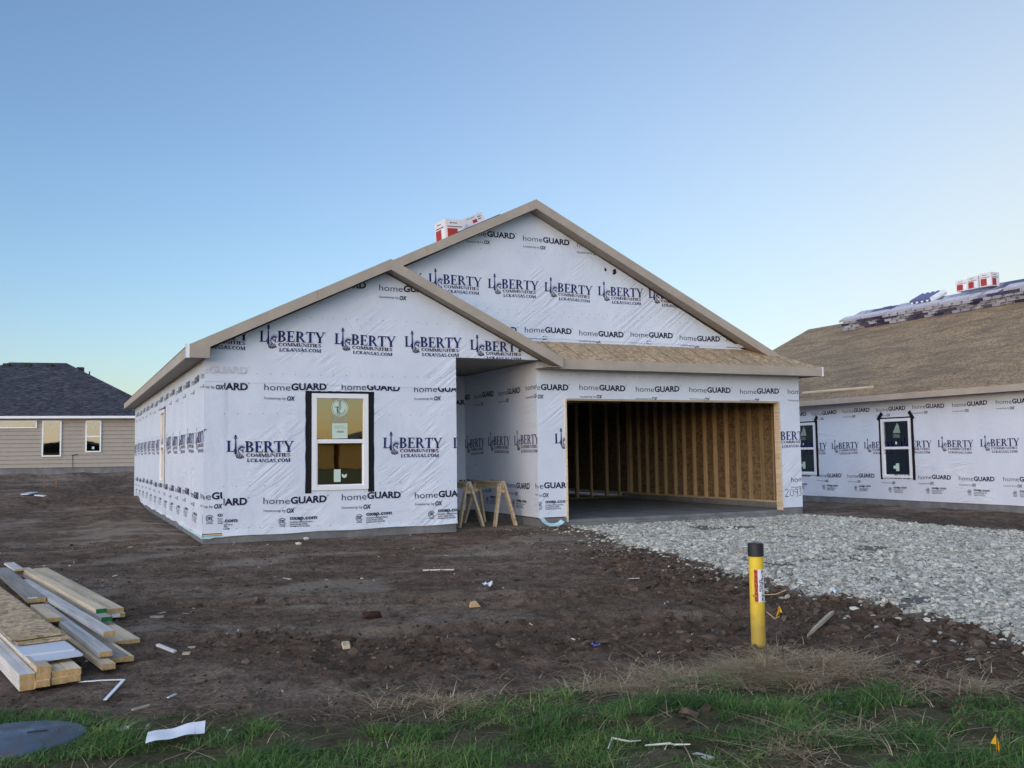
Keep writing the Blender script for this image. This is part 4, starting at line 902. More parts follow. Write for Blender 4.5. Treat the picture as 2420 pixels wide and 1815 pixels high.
# ------------------------------------------------------------------ houses across the way (seen mirrored in the panes)
SUNLIT_TAN = flat('sunlit_siding', (.88, .48, .17), .7, .2, .06, 2)  # glow of warm low sunlight is put into this wall colour
for i, (x0, x1, yy, lab) in enumerate(((13, 26.6, -95, 'tan gabled house far across the road, left of the gap'), (27.3, 41, -95, 'tan gabled house far across the road, right of the gap'), (-58, -34, -98, 'tan gabled house far across the road, standing apart'))):
    h = empty('house', (x0, yy, 0), lab, 'house', 'houses across the road')
    MB().box(x0, yy-10, -.3, x1, yy, 2.75).build('wall', SUNLIT_TAN, h)
    m = MB(); cx_ = (x0+x1)/2; m.prism([(x0-.4, yy+.4, 2.75), (x1+.4, yy+.4, 2.75), (cx_, yy+.4, 4.9)], (0, -10.8, 0)); m.build('roof', SHINGLE, h)
    for sx in (.2, .72): MB().box(x0+(x1-x0)*sx, yy, .9, x0+(x1-x0)*sx+1.0, yy+.03, 2.2).build('window', WHITE, h)

# ------------------------------------------------------------------ sawhorses in the porch
def sawhorse(apex_near, apex_far, label, spread=.27):
    a, b = Vector(apex_near), Vector(apex_far); g = gz(*(a.xy)); e = empty('sawhorse', (a.x, a.y, g), label, 'sawhorse', 'sawhorses in the porch')
    d = (b-a).normalized(); side = Vector((-d.y, d.x, 0))
    MB().beam(a-d*.06+Vector((0, 0, -.045)), b+d*.06+Vector((0, 0, -.045)), .038, .10).build('beam', LUMBER_X, e)
    MB().beam(a-d*.05+Vector((0, 0, .02)), b+d*.05+Vector((0, 0, .02)), .089, .03).build('top_rail', LUMBER_X, e)
    for p, s in ((a, -1), (b, 1)):
        for k in (-1, 1):
            top = p+side*(.035*k)+d*(s*-.01); f = p+side*(spread*k)+d*(s*.10); f = Vector((f.x, f.y, gz(f.x, f.y)-.004))
            MB().beam(top, f, .038, .085, up=d).build('leg', LUMBER_X, e)
        MB().beam(p+side*.10+Vector((0, 0, -.12)), p-side*.10+Vector((0, 0, -.12)), .02, .11).build('gusset', LUMBER_X, e)
    return e
zt = .12+.77
sawhorse((5.30, .80, zt), (5.20, 1.75, zt), 'wooden sawhorse in the porch, the one nearer the garage', .22)
sawhorse((4.70, .95, zt), (4.60, 1.95, zt), 'wooden sawhorse in the porch, half hidden by the wing wall', .24)

# ------------------------------------------------------------------ lumber pile
def board(name, near, far, w, t, mat, label, cat='board', roll=0, endmat=None, bevel=.003, group='lumber pile'):
    """near/far: top-surface centre of each end"""
    a, b = Vector(near), Vector(far); d = (a-b).normalized(); side = d.cross(_Z).normalized(); up = side.cross(d)
    m = MB(); L = (a-b).length
    vs = []
    for p in (b, a):
        for i, j in ((-1, -1), (1, -1), (1, 0), (-1, 0)): vs.append(p+side*(w/2*i)+up*(t*j))
    m.add(vs, [(0,1,2,3),(0,4,5,1),(1,5,6,2),(2,6,7,3),(3,7,4,0)]); m.cur = 1; m.add(vs[4:], [(3,2,1,0)])
    # mesh is laid along its own Y so the grain follows it
    M = Matrix((( side.x, d.x, up.x, a.x), (side.y, d.y, up.y, a.y), (side.z, d.z, up.z, a.z), (0, 0, 0, 1)))
    Mi = M.inverted(); m.v = [tuple(Mi @ Vector(v)) for v in m.v]
    o = m.build(name, [mat, endmat or ENDGRAIN], None); o.matrix_world = M
    return tag(o, label, cat, group)
DV = Vector((-.205, .979, 0))
def far_of(n, L=3.2, dz=.0): v = Vector(n)+DV*L; v.z = n[2]+.024*L*.98+dz; return v
board('board', (-1.473, -5.76, .092), (-2.136, -2.62, .172), .150, .038, LUMBER, 'top wide board at the right side of the lumber pile')
o = board('board', (-1.462, -5.79, .053), (-2.12, -2.64, .130), .150, .038, LUMBER, 'wide board under another, white tag on its end, right side of pile')
t_ = MB(); t_.prism([(-.03, .0015, -.034), (.04, .0015, -.034), (.04, .0015, -.004), (-.03, .0015, -.004)], (0, .001, 0)); q = t_.build('paper_tag', WHITE, None); q.parent = o
board('board', (-1.592, -5.99, .132), (-2.284, -2.85, .208), .089, .038, LUMBER, 'upper of the two green-ended boards on the lumber pile', endmat=GREENEND)
board('board', (-1.555, -6.20, .090), (-2.25, -3.03, .165), .089, .038, GREYWOOD, 'lower of the two green-ended boards on the lumber pile', endmat=GREENEND)
board('board', (-1.568, -7.00, .100), (-2.267, -3.76, .178), .089, .038, PALE, 'long pale whitish board lying slanted on top of the lumber pile')
board('board', (-1.447, -6.88, .000), (-2.10, -3.75, .075), .225, .038, LUMBER, 'very wide board lying flat on the dirt under the pale long board')
board('board', (-1.613, -7.56, .052), (-2.058, -5.28, .110), .089, .038, PALE, 'whitish board with clean sawn end, right of the white sheets')
board('board', (-1.600, -7.74, -.004), (-2.09, -5.40, .050), .089, .038, LUMBER, 'low board poking out furthest towards the grass, under a whitish board')
board('board', (-1.520, -7.48, -.012), (-2.02, -5.08, .043), .138, .038, GREYWOOD, 'grey weathered board with dark end at the right foot of the pile')
board('board', (-1.455, -7.46, -.020), (-1.60, -6.78, .0), .075, .036, LUMBER, 'short block beside the grey weathered board', cat='wood block')
board('board', (-1.951, -6.24, .122), (-2.103, -5.48, .142), .105, .034, LUMBER, 'short broken board end lying beside the chipboard sheet')
o = board('board', (-2.110, -5.13, .150), (-2.53, -2.74, .210), .150, .040, GREYWOOD, 'grey board with printed tag behind the chipboard sheet')
t_ = MB(); t_.box(-.005, -.05, .001, .075, -.005, .002); q = t_.build('paper_tag', WHITE, None); q.parent = o
board('board', (-2.33, -3.05, .214), (-2.46, -2.52, .245), .10, .02, PALE, 'pale offcut sticking up at the far end of the pile', cat='offcut')
# chipboard sheets
def sheet(near_l, near_r, L, t, mat, name, label, cat, edge=None):
    a, b = Vector(near_l), Vector(near_r); d = DV.copy(); d.z = .024*.98
    m = MB(); m.prism([a, b, b+d*L, a+d*L], (0, 0, -t)); return tag(m.build(name, mat, None, at=a), label, cat, 'lumber pile')
sheet((-2.225, -7.26, .137), (-1.900, -7.15, .139), 4.3, .011, OSB, 'chipboard_sheet', 'upper chipboard sheet on the lumber pile', 'chipboard')
sheet((-2.180, -7.33, .116), (-1.845, -7.24, .118), 4.0, .011, OSB, 'chipboard_sheet', 'lower chipboard sheet, its edge showing under the other', 'chipboard')
PLANED = flat('white_primed_board', (.58, .61, .66), .5, .35, .05, 6)
sheet((-2.14, -7.62, .090), (-1.815, -7.57, .092), 2.2, .014, PLANED, 'primed_board', 'upper white primed sheet under the chipboard', 'primed board')
sheet((-2.09, -7.80, .072), (-1.765, -7.70, .074), 2.2, .014, PLANED, 'primed_board', 'lower white primed sheet over the sawn board ends', 'primed board')
# stack of sawn ends
def n2(x, y, z): return (x, y, z)
board('board', (-2.099, -8.02, .036), far_of((-2.099, -8.02, .036)), .092, .050, PALE, 'upper whitish timber at the left front of the pile')
board('board', (-2.097, -8.03, -.016), far_of((-2.097, -8.03, -.016)), .092, .050, PALE, 'lower whitish timber at the left front of the pile')
board('board', (-2.035, -7.99, .070), far_of((-2.035, -7.99, .070), 2.6, .0), .022, .05, LUMBER, 'thin strip on edge between the whitish timber and the sawn ends')
for (x, y, z, lab) in ((-2.004, -7.98, .061, 'topmost board of the stack of orange sawn ends'), (-2.006, -8.00, .0205, 'middle board in the left column of the stacked sawn ends'), (-2.008, -8.03, -.020, 'bottom left board of the stacked sawn ends'), (-1.914, -7.96, .0205, 'upper middle board of the stacked sawn ends'), (-1.912, -7.99, -.020, 'lower middle board of the stacked sawn ends'), (-1.822, -7.95, .0225, 'upper right board of the stacked sawn ends'), (-1.826, -7.97, -.018, 'lower right board of the stacked sawn ends')):
    board('board', (x, y, z+.005), far_of((x, y, z+.005), 2.44), .089, .040, LUMBER, lab)

# ------------------------------------------------------------------ pipeline marker post
px_, py_ = 2.927, -9.134; pz0 = gz(px_, py_); post = empty('marker_post', (px_, py_, pz0), 'yellow gas pipeline marker post with black cap', 'marker post')
yt = NT('yellow_plastic'); v_ = yt.coord(); sx_ = yt.node('ShaderNodeSeparateXYZ'); yt.l.new(v_, sx_.inputs[0]); nz = yt.noise(v_, 14, 5, .7); hgt_ = yt.math('ADD', sx_.outputs[2], yt.math('MULTIPLY', nz, -.30))
yt.color(yt.mix(yt.ramp(hgt_, [(.0, .55), (.22, 0.0)]), yt.mix(yt.ramp(nz, [(.55, 0.0), (.75, .35)]), (.74, .53, .04), (.60, .45, .10)), (.13, .09, .06))).rough(.45).spec(.4); YEL = yt.mat; BLK = flat('black_plastic', (.018, .02, .026), .45, .4, .1, 5)
r = .0555; H = -.099+.807-pz0
m = MB(); m.tube([(px_, py_, pz0-.15), (px_, py_, pz0+H-.03)], r, 28); m.build('post_tube', YEL, post, smooth=False)
m = MB(); m.tube([(px_, py_, pz0+H-.10), (px_, py_, pz0+H-.006), (px_, py_, pz0+H)], [r+.0045, r+.0045, r-.002], 28); m.build('cap', BLK, post)
view = math.atan2(CAM.y-py_, CAM.x-px_)
def cyl(s, z, rr): a = view + s/r; return (px_+rr*math.cos(a), py_+rr*math.sin(a), z)
zs0 = pz0+H-.197-.244; zs1 = pz0+H-.197
def strip(a0, a1, mat, name, rr):
    m = MB(); n = 12
    for i in range(n):
        s0, s1 = r*math.radians(a0+(a1-a0)*i/n), r*math.radians(a0+(a1-a0)*(i+1)/n); m.add([cyl(s0, zs0, rr), cyl(s1, zs0, rr), cyl(s1, zs1, rr), cyl(s0, zs1, rr)], [(0, 1, 2, 3)])
    return m.build(name, mat, post)
ORG = flat('orange_red_decal', (.50, .085, .03), .4, .4, .05, 8); DRED = flat('dark_red_letters', (.10, .008, .01), .4, .3, .05, 8); DWH = flat('white_decal', (.74, .76, .80), .4, .4, .03, 8)
dec = strip(-19, 10, ORG, 'warning_decal', r+.0008); strip(10, 80, DWH, 'warning_decal', r+.0008)
def vtext(txt, ang, w, z0, z1, mat):
    m = MB(); hh = (z1-z0)/len(txt)
    for i, ch in enumerate(txt):
        tri = font_tris(ch, .03); f = fit(tri, r*math.radians(ang)-w/2 if ch != 'I' else r*math.radians(ang)-w*.17, z1-hh*(i+.93), w if ch != 'I' else w*.34, hh*.84)
        for t3 in f: m.add([cyl(p[0], p[1], r+.0016) for p in t3], [(0, 1, 2)])
    return m.build('decal_lettering', mat, dec)
vtext('WARNING', -4.5, .022, zs0+.004, zs1-.004, DRED); vtext('GAS', 27, .018, zs0+.075, zs1-.075, INK); vtext('PIPELINE', 49, .020, zs0+.004, zs1-.004, INK)
# utility flags
def flag(base, top, pts, label):
    e = empty('marker_flag', base, label, 'flag', 'yellow marker flags'); MB().tube([Vector(base)-Vector((0, 0, .03)), top], .0022, 6).build('wire', flat('rusty_wire', (.05, .035, .025), .6, .4, .1, 20), e)
    m = MB(); m.prism(pts, (.004, .006, 0)); m.build('flag_film', flat('yellow_flag_film', (.72, .40, .015), .5, .3, .08, 12), e)
fb = Vector((2.62, -9.78, gz(2.62, -9.78))); ft = fb+Vector((.05, .10, .40))
flag(fb, ft, [ft, ft+Vector((.022, -.01, -.055)), ft+Vector((.004, 0, -.060)), ft+Vector((-.020, .01, -.095)), ft+Vector((-.010, 0, -.05))], 'small folded yellow flag on a thin wire, right of the marker post')
fb = Vector((2.40, -11.62, gz(2.40, -11.62))); ft = fb+Vector((.005, .01, .11))
flag(fb, ft, [ft, ft+Vector((.012, -.005, -.06)), ft+Vector((.018, 0, -.11)), ft+Vector((-.006, 0, -.12)), ft+Vector((-.004, 0, -.05)), ft+Vector((-.03, .01, -.045))], 'small yellow flag low in the grass at the bottom right corner')
# stems caught on the post
STRAWM = flat('dry_stem', (.42, .33, .18), .8, .2, .2, 20)
for k, pts in enumerate(([(.02, -.05, .40), (.10, -.10, .405), (.17, -.13, .435)], [(-.055, -.03, .39), (-.09, -.06, .41), (-.06, -.075, .40)], [(.05, -.04, .27), (.09, -.09, .22), (.12, -.10, .235)])):
    o = MB().tube([Vector((px_, py_, pz0))+Vector(q) for q in pts], .004, 5).build('dry_stem', STRAWM, post)

# ------------------------------------------------------------------ single bits lying about
def lay(name, a, b, w, t, mat, label, cat, group=None, lift=.0, bevel=0):
    a = Vector((a[0], a[1], gz(*a[:2])+t*.35+lift)); b = Vector((b[0], b[1], gz(*b[:2])+t*.35+(b[2] if False else lift)))
    d = (b-a); m = MB(); m.beam((0, 0, 0), (0, d.length, 0), w, t); o = m.build(name, mat, None, bevel=bevel)
    y = d.normalized(); x = y.cross(_Z).normalized(); z = x.cross(y); o.matrix_world = Matrix(((x.x, y.x, z.x, a.x), (x.y, y.y, z.y, a.y), (x.z, y.z, z.z, a.z), (0, 0, 0, 1)))
    return tag(o, label, cat, group)
OLD = wood_mat('split_old_wood', (.54, .46, .35), 1)
m = MB(); n = 9; prof = [(-.016, .018), (-.018, .018), (-.022, .020), (-.018, .017), (-.021, .02), (-.016, .019), (-.018, .014), (-.012, .016), (-.006, .010), (.0, .004)]
L = .86
for j in range(len(prof)-1):
    y0, y1 = L*j/(len(prof)-1), L*(j+1)/(len(prof)-1); (a0, b0), (a1, b1) = prof[::-1][j], prof[::-1][j+1]
    m.add([(a0, y0, 0), (b0, y0, .004), (b1, y1, .004), (a1, y1, 0), (a0, y0, .022), (b0, y0, .03), (b1, y1, .03), (a1, y1, .022)], [(0,3,2,1),(4,5,6,7),(0,1,5,4),(1,2,6,5),(2,3,7,6),(3,0,4,7)])
o = m.build('split_plank', OLD, None); a = Vector((3.50, -9.03, gz(3.5, -9.03))); b = Vector((4.21, -8.56, gz(4.21, -8.56)+.07)); y = (b-a).normalized(); x = y.cross(_Z).normalized(); z = x.cross(y)
o.matrix_world = Matrix(((x.x, y.x, z.x, a.x), (x.y, y.y, z.y, a.y), (x.z, y.z, z.z, a.z+.01), (0, 0, 0, 1))); tag(o, 'split old plank lying tilted on the dirt right of the post', 'plank')
lay('stick', (3.71, -9.92), (4.12, -10.11), .022, .014, PALE, 'straight pale stick on the dirt below the gravel', 'stick')
lay('lath', (.30, -3.84), (.45, -4.06), .035, .012, PALE, 'short pale lath lying in the left of the yard', 'lath')
lay('lath', (2.03, -4.06), (2.38, -4.21), .03, .012, PALE, 'long pale lath lying in the yard before the porch', 'lath')
lay('offcut', (-1.05, -7.38), (-.97, -7.08), .055, .015, LUMBER, 'flat wood offcut standing out right of the lumber pile', 'offcut')
lay('offcut', (-1.23, -7.13), (-1.12, -7.31), .03, .016, PALE, 'thin wood sliver beside the lumber pile', 'offcut')
lay('offcut', (-1.18, -5.81), (-1.07, -5.85), .045, .02, GREYWOOD, 'small grey block right of the green-ended boards', 'offcut')
lay('offcut', (.075, -7.80), (.10, -7.67), .06, .03, LUMBER, 'squarish tan wood block in the middle of the yard', 'offcut', bevel=.006)
lay('offcut', (-1.29, -8.58), (-1.235, -8.50), .014, .008, PALE, 'sliver of pale wood between the pile and the grass', 'offcut')
lay('offcut', (-1.51, -8.78), (-1.41, -8.72), .018, .012, OLD, 'old splinter of wood at the edge of the grass', 'offcut')
lay('offcut', (1.04, -10.92), (1.07, -11.03), .045, .012, PALE, 'pale sliver at the bottom edge of the grass', 'offcut')
# tan chip, crumpled paper, clod
m = MB(); m.prism([(-.05, 0, 0), (.055, 0, .0), (.015, .02, .055), (-.03, .02, .045)], (0, .04, .0)); o = m.build('cardboard_scrap', flat('tan_card', (.46, .32, .17), .8, .2, .1, 20), None); o.location = (1.64, -6.62, gz(1.64, -6.62)); tag(o, 'tan three-cornered scrap in the yard before the porch', 'scrap')
PAPER = flat('white_paper', (.72, .75, .80), .6, .3, .04, 10)
def crumple(name, x, y, s, label, h=.5, mat=PAPER, n=7, cat='paper scrap', group=None):
    V = []; F = []; rr = random.Random(int(x*1000+y*77))
    for j in range(n):
        for i in range(n): V.append(((i/(n-1)-.5)*s*1.6+rr.uniform(-.12, .12)*s, (j/(n-1)-.5)*s+rr.uniform(-.1, .1)*s, abs(rr.gauss(.1, .5))*s*h))
    for j in range(n-1):
        for i in range(n-1): F.append((j*n+i, j*n+i+1, (j+1)*n+i+1, (j+1)*n+i))
    o = MB().add(V, F).build(name, mat, None); o.location = (x, y, gz(x, y)+.002); o.rotation_euler.z = rr.uniform(0, 3); return tag(o, label, cat, group)
crumple('paper_scrap', 2.23, -5.57, .085, 'crumpled white paper on dusty ground before the porch', .8, n=5)
crumple('paper_scrap', 5.14, -7.57, .09, 'white scrap of plastic at the lower edge of the gravel', .9, n=4)
crumple('plastic_scrap', 1.79, -8.61, .06, 'small blue plastic scrap in the dirt', .4, flat('blue_scrap', (.10, .12, .42), .5, .3, .1, 20), 4, 'plastic scrap')
crumple('plastic_scrap', 2.40, -10.52, .06, 'small pale blue scrap lying in the grass', .3, flat('pale_blue_scrap', (.40, .50, .62), .5, .3, .1, 20), 4, 'plastic scrap')
crumple('plastic_scrap', -1.59, -9.2, .06, 'small white film scrap beside the round lid', .3, PAPER, 4, 'plastic scrap')
crumple('plastic_scrap', 5.55, -8.10, .09, 'yellowish-white flattened scrap on the gravel edge', .25, flat('cream_scrap', (.55, .55, .36), .5, .3, .1, 20), 4, 'plastic scrap')
# white strip of sheeting in the grass
m = MB(); n = 14; a = Vector((-1.50, -9.60, 0)); b = Vector((-1.20, -9.56, 0)); V = []; zb_ = gz(-1.35, -9.58)
for i in range(n+1):
    p = a.lerp(b, i/n); c = .004*math.sin(i*.8)+.008*(i/n)**3
    for j in range(5): q = p + Vector((.02*j/4, .115*j/4-.05, 0)); V.append((q.x, q.y, zb_+.040+c+.005*math.sin(j*1.1+i*.25)+.03*j/4))
m.add(V, [(i*5+j, i*5+j+1, (i+1)*5+j+1, (i+1)*5+j) for i in range(n) for j in range(4)])
tag(m.build('sheeting_strip', PAPER, None, smooth=True, at=(-1.5, -9.6, zb_)), 'white strip of sheeting lying in the grass', 'scrap')
# bent white strap by the lumber
m = MB(); P_ = [(-1.79, -7.93), (-1.65, -8.00), (-1.518, -8.035), (-1.58, -8.25), (-1.651, -8.50)]
for p, q in zip(P_, P_[1:]): m.beam((p[0], p[1], gz(*p)+.012), (q[0], q[1], gz(*q)+.012), .022, .004)
tag(m.build('strap', METALW, None, at=(-1.6, -8.1, gz(-1.6, -8.1))), 'bent white strap lying before the lumber pile', 'strap')
# round lid
LIDM = NT('blue_grey_lid'); v = LIDM.coord(); nn = LIDM.noise(v, 6, 5, .65)
LIDM.color(LIDM.mix(LIDM.ramp(nn, [(.5, 0.0), (.68, .7)]), (.075, .105, .15), (.10, .085, .07))).rough(LIDM.ramp(nn, [(.4, .35), (.7, .8)])).spec(.4).bump(LIDM.noise(v, 40, 3), .15, .004)
cx_, cy_ = -2.165, -9.13; zc = gz(cx_, cy_); m = MB(); n = 40; V = []
for (k, zz) in ((1.0, -.03), (1.0, .012), (.97, .022), (.5, .036), (.0, .04)):
    for i in range(n): a = 2*math.pi*i/n; V.append((cx_+.40*k*math.cos(a), cy_+.33*k*math.sin(a), zc+.025+zz))
m.add(V, [(j*n+i, j*n+(i+1) % n, (j+1)*n+(i+1) % n, (j+1)*n+i) for j in range(4) for i in range(n)])
lid = m.build('round_lid', LIDM.mat, None, smooth=True, at=(cx_, cy_, zc)); tag(lid, 'round blue-grey plastic lid set in the grass', 'lid')
m = MB(); m.box(cx_+.10, cy_-.02, zc+.058, cx_+.20, cy_+.0, zc+.068); m.build('lid_handle', BLK, lid)
# far stakes and white offcuts at the left
ORNG = flat('orange_paint', (.34, .09, .05), .8, .2, .2, 20); STAKE = wood_mat('stake_wood', (.22, .14, .09), 2)
for x, y, h, lab in ((-2.475, 20.0, .46, 'thin wooden survey stake at the back left, the left one of two'), (-2.11, 20.0, .40, 'thin reddish survey stake at the back left, the right one of two')):
    z = gz(x, y); e = empty('survey_stake', (x, y, z), lab, 'stake', 'survey stakes'); MB().box(x-.022, y-.01, z-.1, x+.022, y+.01, z+h).build('stake_shaft', STAKE, e)
    MB().box(x-.024, y-.012, z+.0, x+.024, y+.012, z+.09).build('paint_band', ORNG, e)
lay('offcut', (-2.93, 16.8), (-2.70, 17.5), .22, .03, PLANED, 'white flat offcut on the soil at the far left', 'offcut', lift=.03)
lay('offcut', (-2.62, 16.6), (-2.36, 16.2), .12, .03, PLANED, 'narrow white offcut near a wider one at the far left', 'offcut', lift=.03)

# ------------------------------------------------------------------ gravel, clods, chips, grass (uncountable)
ICO_V = []; ph = (1+5**.5)/2
for a in (-1, 1):
    for b in (-ph, ph): ICO_V += [(0, a, b), (a, b, 0), (b, 0, a)]
ICO_V = np.array(ICO_V, float); ICO_V /= np.linalg.norm(ICO_V[0])
_bm = bmesh.new(); [_bm.verts.new(v) for v in ICO_V]; bmesh.ops.convex_hull(_bm, input=_bm.verts[:]); bmesh.ops.triangulate(_bm, faces=_bm.faces[:]); _bm.verts.index_update()
ICO_F = np.array([[v.index for v in f.verts] for f in _bm.faces]); ICO_V = np.array([v.co[:] for v in _bm.verts]); _bm.free()
def rocks(name, X, Y, Zc, S, mat, flatten=.7, jit=.28, tilt=.6, smooth=False):
    N = len(X); var = 40; base = ICO_V[None]*(1+rng.uniform(-jit, jit, (var, 12, 1))) + rng.normal(0, jit*.25, (var, 12, 3))
    b = base[rng.integers(0, var, N)]; sc = np.stack([rng.uniform(.75, 1.3, N), rng.uniform(.65, 1.1, N), rng.uniform(.45, .85, N)*flatten/.7], 1)
    b = b*(sc*S[:, None])[:, None, :]
    az = rng.uniform(0, 2*np.pi, N); tx = rng.normal(0, tilt, N); c, s = np.cos(tx)[:, None], np.sin(tx)[:, None]
    y = b[..., 1]*c-b[..., 2]*s; z = b[..., 1]*s+b[..., 2]*c; x = b[..., 0]; c, s = np.cos(az)[:, None], np.sin(az)[:, None]
    V = np.stack([x*c-y*s+X[:, None], x*s+y*c+Y[:, None], z+Zc[:, None]], -1).reshape(-1, 3)
    F = (ICO_F[None]+(np.arange(N)*12)[:, None, None]).reshape(-1, 3)
    me = np_mesh(name, V, F, mat, smooth); put_attr(me, 'rnd', np.repeat(rng.uniform(0, 1, N), 12))
    o = bpy.data.objects.new(name, me); col.objects.link(o); return o
GRAVEL = attr_mat('crushed_stone', [(0, (.19, .184, .158)), (.3, (.35, .343, .298)), (.7, (.47, .463, .402)), (.93, (.60, .592, .515)), (1, (.32, .26, .18))], .85, .2, 60)
N = 165000
X = rng.uniform(3.9, 12.4, N); Y = -12.3+12.6*rng.uniform(0, 1, N)
keep = (rng.uniform(0, 1, N) < (gravel_mask(X, Y)**1.3*(1-.75*np.exp(-(((X-7.2)/.9)**2+((Y+5.6)/.35)**2)))*sstep(-.55, -.2, fbm(X*.9+31, Y*.9, 3)) + .035*sstep(-1.1, .0, X-drive_left(Y))*sstep(.4, .1, Y)*(X < drive_right(Y)))) & (X < 6.6+(Y+12.3)*.95)
X, Y = X[keep], Y[keep]; S = np.clip(rng.lognormal(math.log(.0155), .50, len(X)), .006, .045)
gr = rocks('gravel', X, Y, ground_z(X, Y)+S*.10, S, GRAVEL, .6, .34, .35); tag(gr, 'pale grey crushed-stone gravel of the driveway', 'gravel', kind='stuff')
SOIL = attr_mat('soil_clods', [(0, (.042, .029, .021)), (.5, (.085, .060, .044)), (1, (.15, .112, .084))], .95, .1, 50)
N = 46000; X = rng.uniform(-3.4, 6.6, N); Y = rng.uniform(-12, 1.2, N)
w = (.34+.66*churn_mask(X, Y))*(1-gravel_mask(X, Y))*(1-.6*green_mask(X, Y)); keep = (rng.uniform(0, 1, N) < w) & ~((X > -.1) & (Y > -.05) & ~((X > A1+.05) & (X < A2-.05)))
X, Y = X[keep], Y[keep]; S = np.clip(rng.lognormal(math.log(.010), .6, len(X)), .004, .05)*(.6+.6*churn_mask(X, Y))
n2_ = 900; y2 = rng.uniform(-10.2, -3.5, n2_); x2 = drive_left(y2)-np.abs(rng.normal(.1, .75, n2_)); k2 = (gravel_mask(x2, y2) < .3) & (green_mask(x2, y2) < .2)
x2, y2 = x2[k2], y2[k2]; s2 = np.clip(rng.lognormal(math.log(.026), .45, len(x2)), .012, .075)
X = np.concatenate([X, x2]); Y = np.concatenate([Y, y2]); S = np.concatenate([S, s2])
cl = rocks('soil_clods', X, Y, ground_z(X, Y)+S*.02, S, SOIL, .6, .38); tag(cl, 'small dark clods of soil strewn over the yard', 'clods', kind='stuff')
N = 1500; X = rng.uniform(-3, 6, N); Y = rng.uniform(-9.6, 2.0, N)
keep = (gravel_mask(X, Y) < .1) & ~((X > -.1) & (Y > -.05)) & (rng.uniform(0, 1, N) < .7*sstep(-.1, .5, fbm(X*.7+9, Y*.7, 3))); X, Y = X[keep], Y[keep]
n = len(X); Lg = np.clip(rng.lognormal(math.log(.020), .7, n), .006, .12); Wd = np.clip(rng.lognormal(math.log(.007), .4, n), .003, .02); az = rng.uniform(0, np.pi, n)
Zc = ground_z(X, Y)+.006; d = np.stack([np.cos(az), np.sin(az)], 1); e_ = np.stack([-np.sin(az), np.cos(az)], 1)
V = []
for i, j, k in ((-1,-1,-1),(1,-1,-1),(1,1,-1),(-1,1,-1),(-1,-1,1),(1,-1,1),(1,1,1),(-1,1,1)):
    xy = np.stack([X, Y], 1)+d*(i*Lg/2)[:, None]+e_*(j*Wd/2)[:, None]; V.append(np.stack([xy[:, 0], xy[:, 1], Zc+k*.004+i*.006*np.sin(az*7)], 1))
V = np.stack(V, 1).reshape(-1, 3); F = (np.array([(0,3,2,1),(4,5,6,7),(0,1,5,4),(1,2,6,5),(2,3,7,6),(3,0,4,7)])[None]+(np.arange(n)*8)[:, None, None]).reshape(-1, 4)
me = np_mesh('wood_chips', V, F, attr_mat('chip', [(0, (.16, .12, .085)), (.6, (.34, .28, .21)), (1, (.66, .64, .60))], .8, .2, 40)); put_attr(me, 'rnd', np.repeat(rng.uniform(0, 1, n)**.8, 8))
o = bpy.data.objects.new('wood_chips', me); col.objects.link(o); tag(o, 'pale wood chips and splinters littering the dirt', 'wood chips', kind='stuff')
# loose single stones by the gravel edge
stones = []
for i in range(6):
    b = ICO_V*(1+rng.uniform(-.25, .25, (12, 1)))*np.array([1.15, .9, .65]); mm = np_mesh('stone', b, ICO_F, GRAVEL); put_attr(mm, 'rnd', np.full(12, rng.uniform(.4, .9))); stones.append(mm)
for i, (x, y) in enumerate([(5.12, -8.5), (5.02, -8.78), (4.75, -9.25), (4.65, -9.8), (4.62, -9.5), (4.95, -8.1), (4.9, -7.5), (4.8, -7.0), (5.0, -6.5), (5.15, -5.6), (4.98, -9.6), (4.5, -10.2), (4.7, -8.8), (5.3, -4.4), (5.45, -3.3), (5.55, -2.4), (5.7, -1.5), (5.85, -1.0), (4.4, -8.9), (4.85, -10.4)]):
    x += random.uniform(-.05, .05); s = random.uniform(.025, .05); o = bpy.data.objects.new('stone', stones[i % 6]); col.objects.link(o); o.scale = (s, s, s); o.location = (x, y, gz(x, y)+s*.35); o.rotation_euler = (0, 0, random.uniform(0, 6))
    tag(o, 'loose pale stone strayed from the gravel onto the dirt', 'stone', 'stray stones by the driveway')
for x, y, s, lab in ((1.24, -.92, .05, 'white stone in the yard below the wing window'), (1.54, -.10, .05, 'tan stone against the foundation under the wing window'), (.6, -6.72, .081, 'reddish-brown clod of earth in the middle of the yard')):
    o = bpy.data.objects.new('clod' if s > .08 else 'stone', stones[2].copy() if s > .08 else stones[int(s*100) % 6]); col.objects.link(o); o.scale = (s, s*.7, s*(.85 if s > .08 else 1)); o.location = (x, y, gz(x, y)+s*.4); tag(o, lab, 'clod' if s > .08 else 'stone')
    if s > .08: o.data.materials[0] = flat('red_earth', (.050, .030, .023), .95, .1, .4, 30)

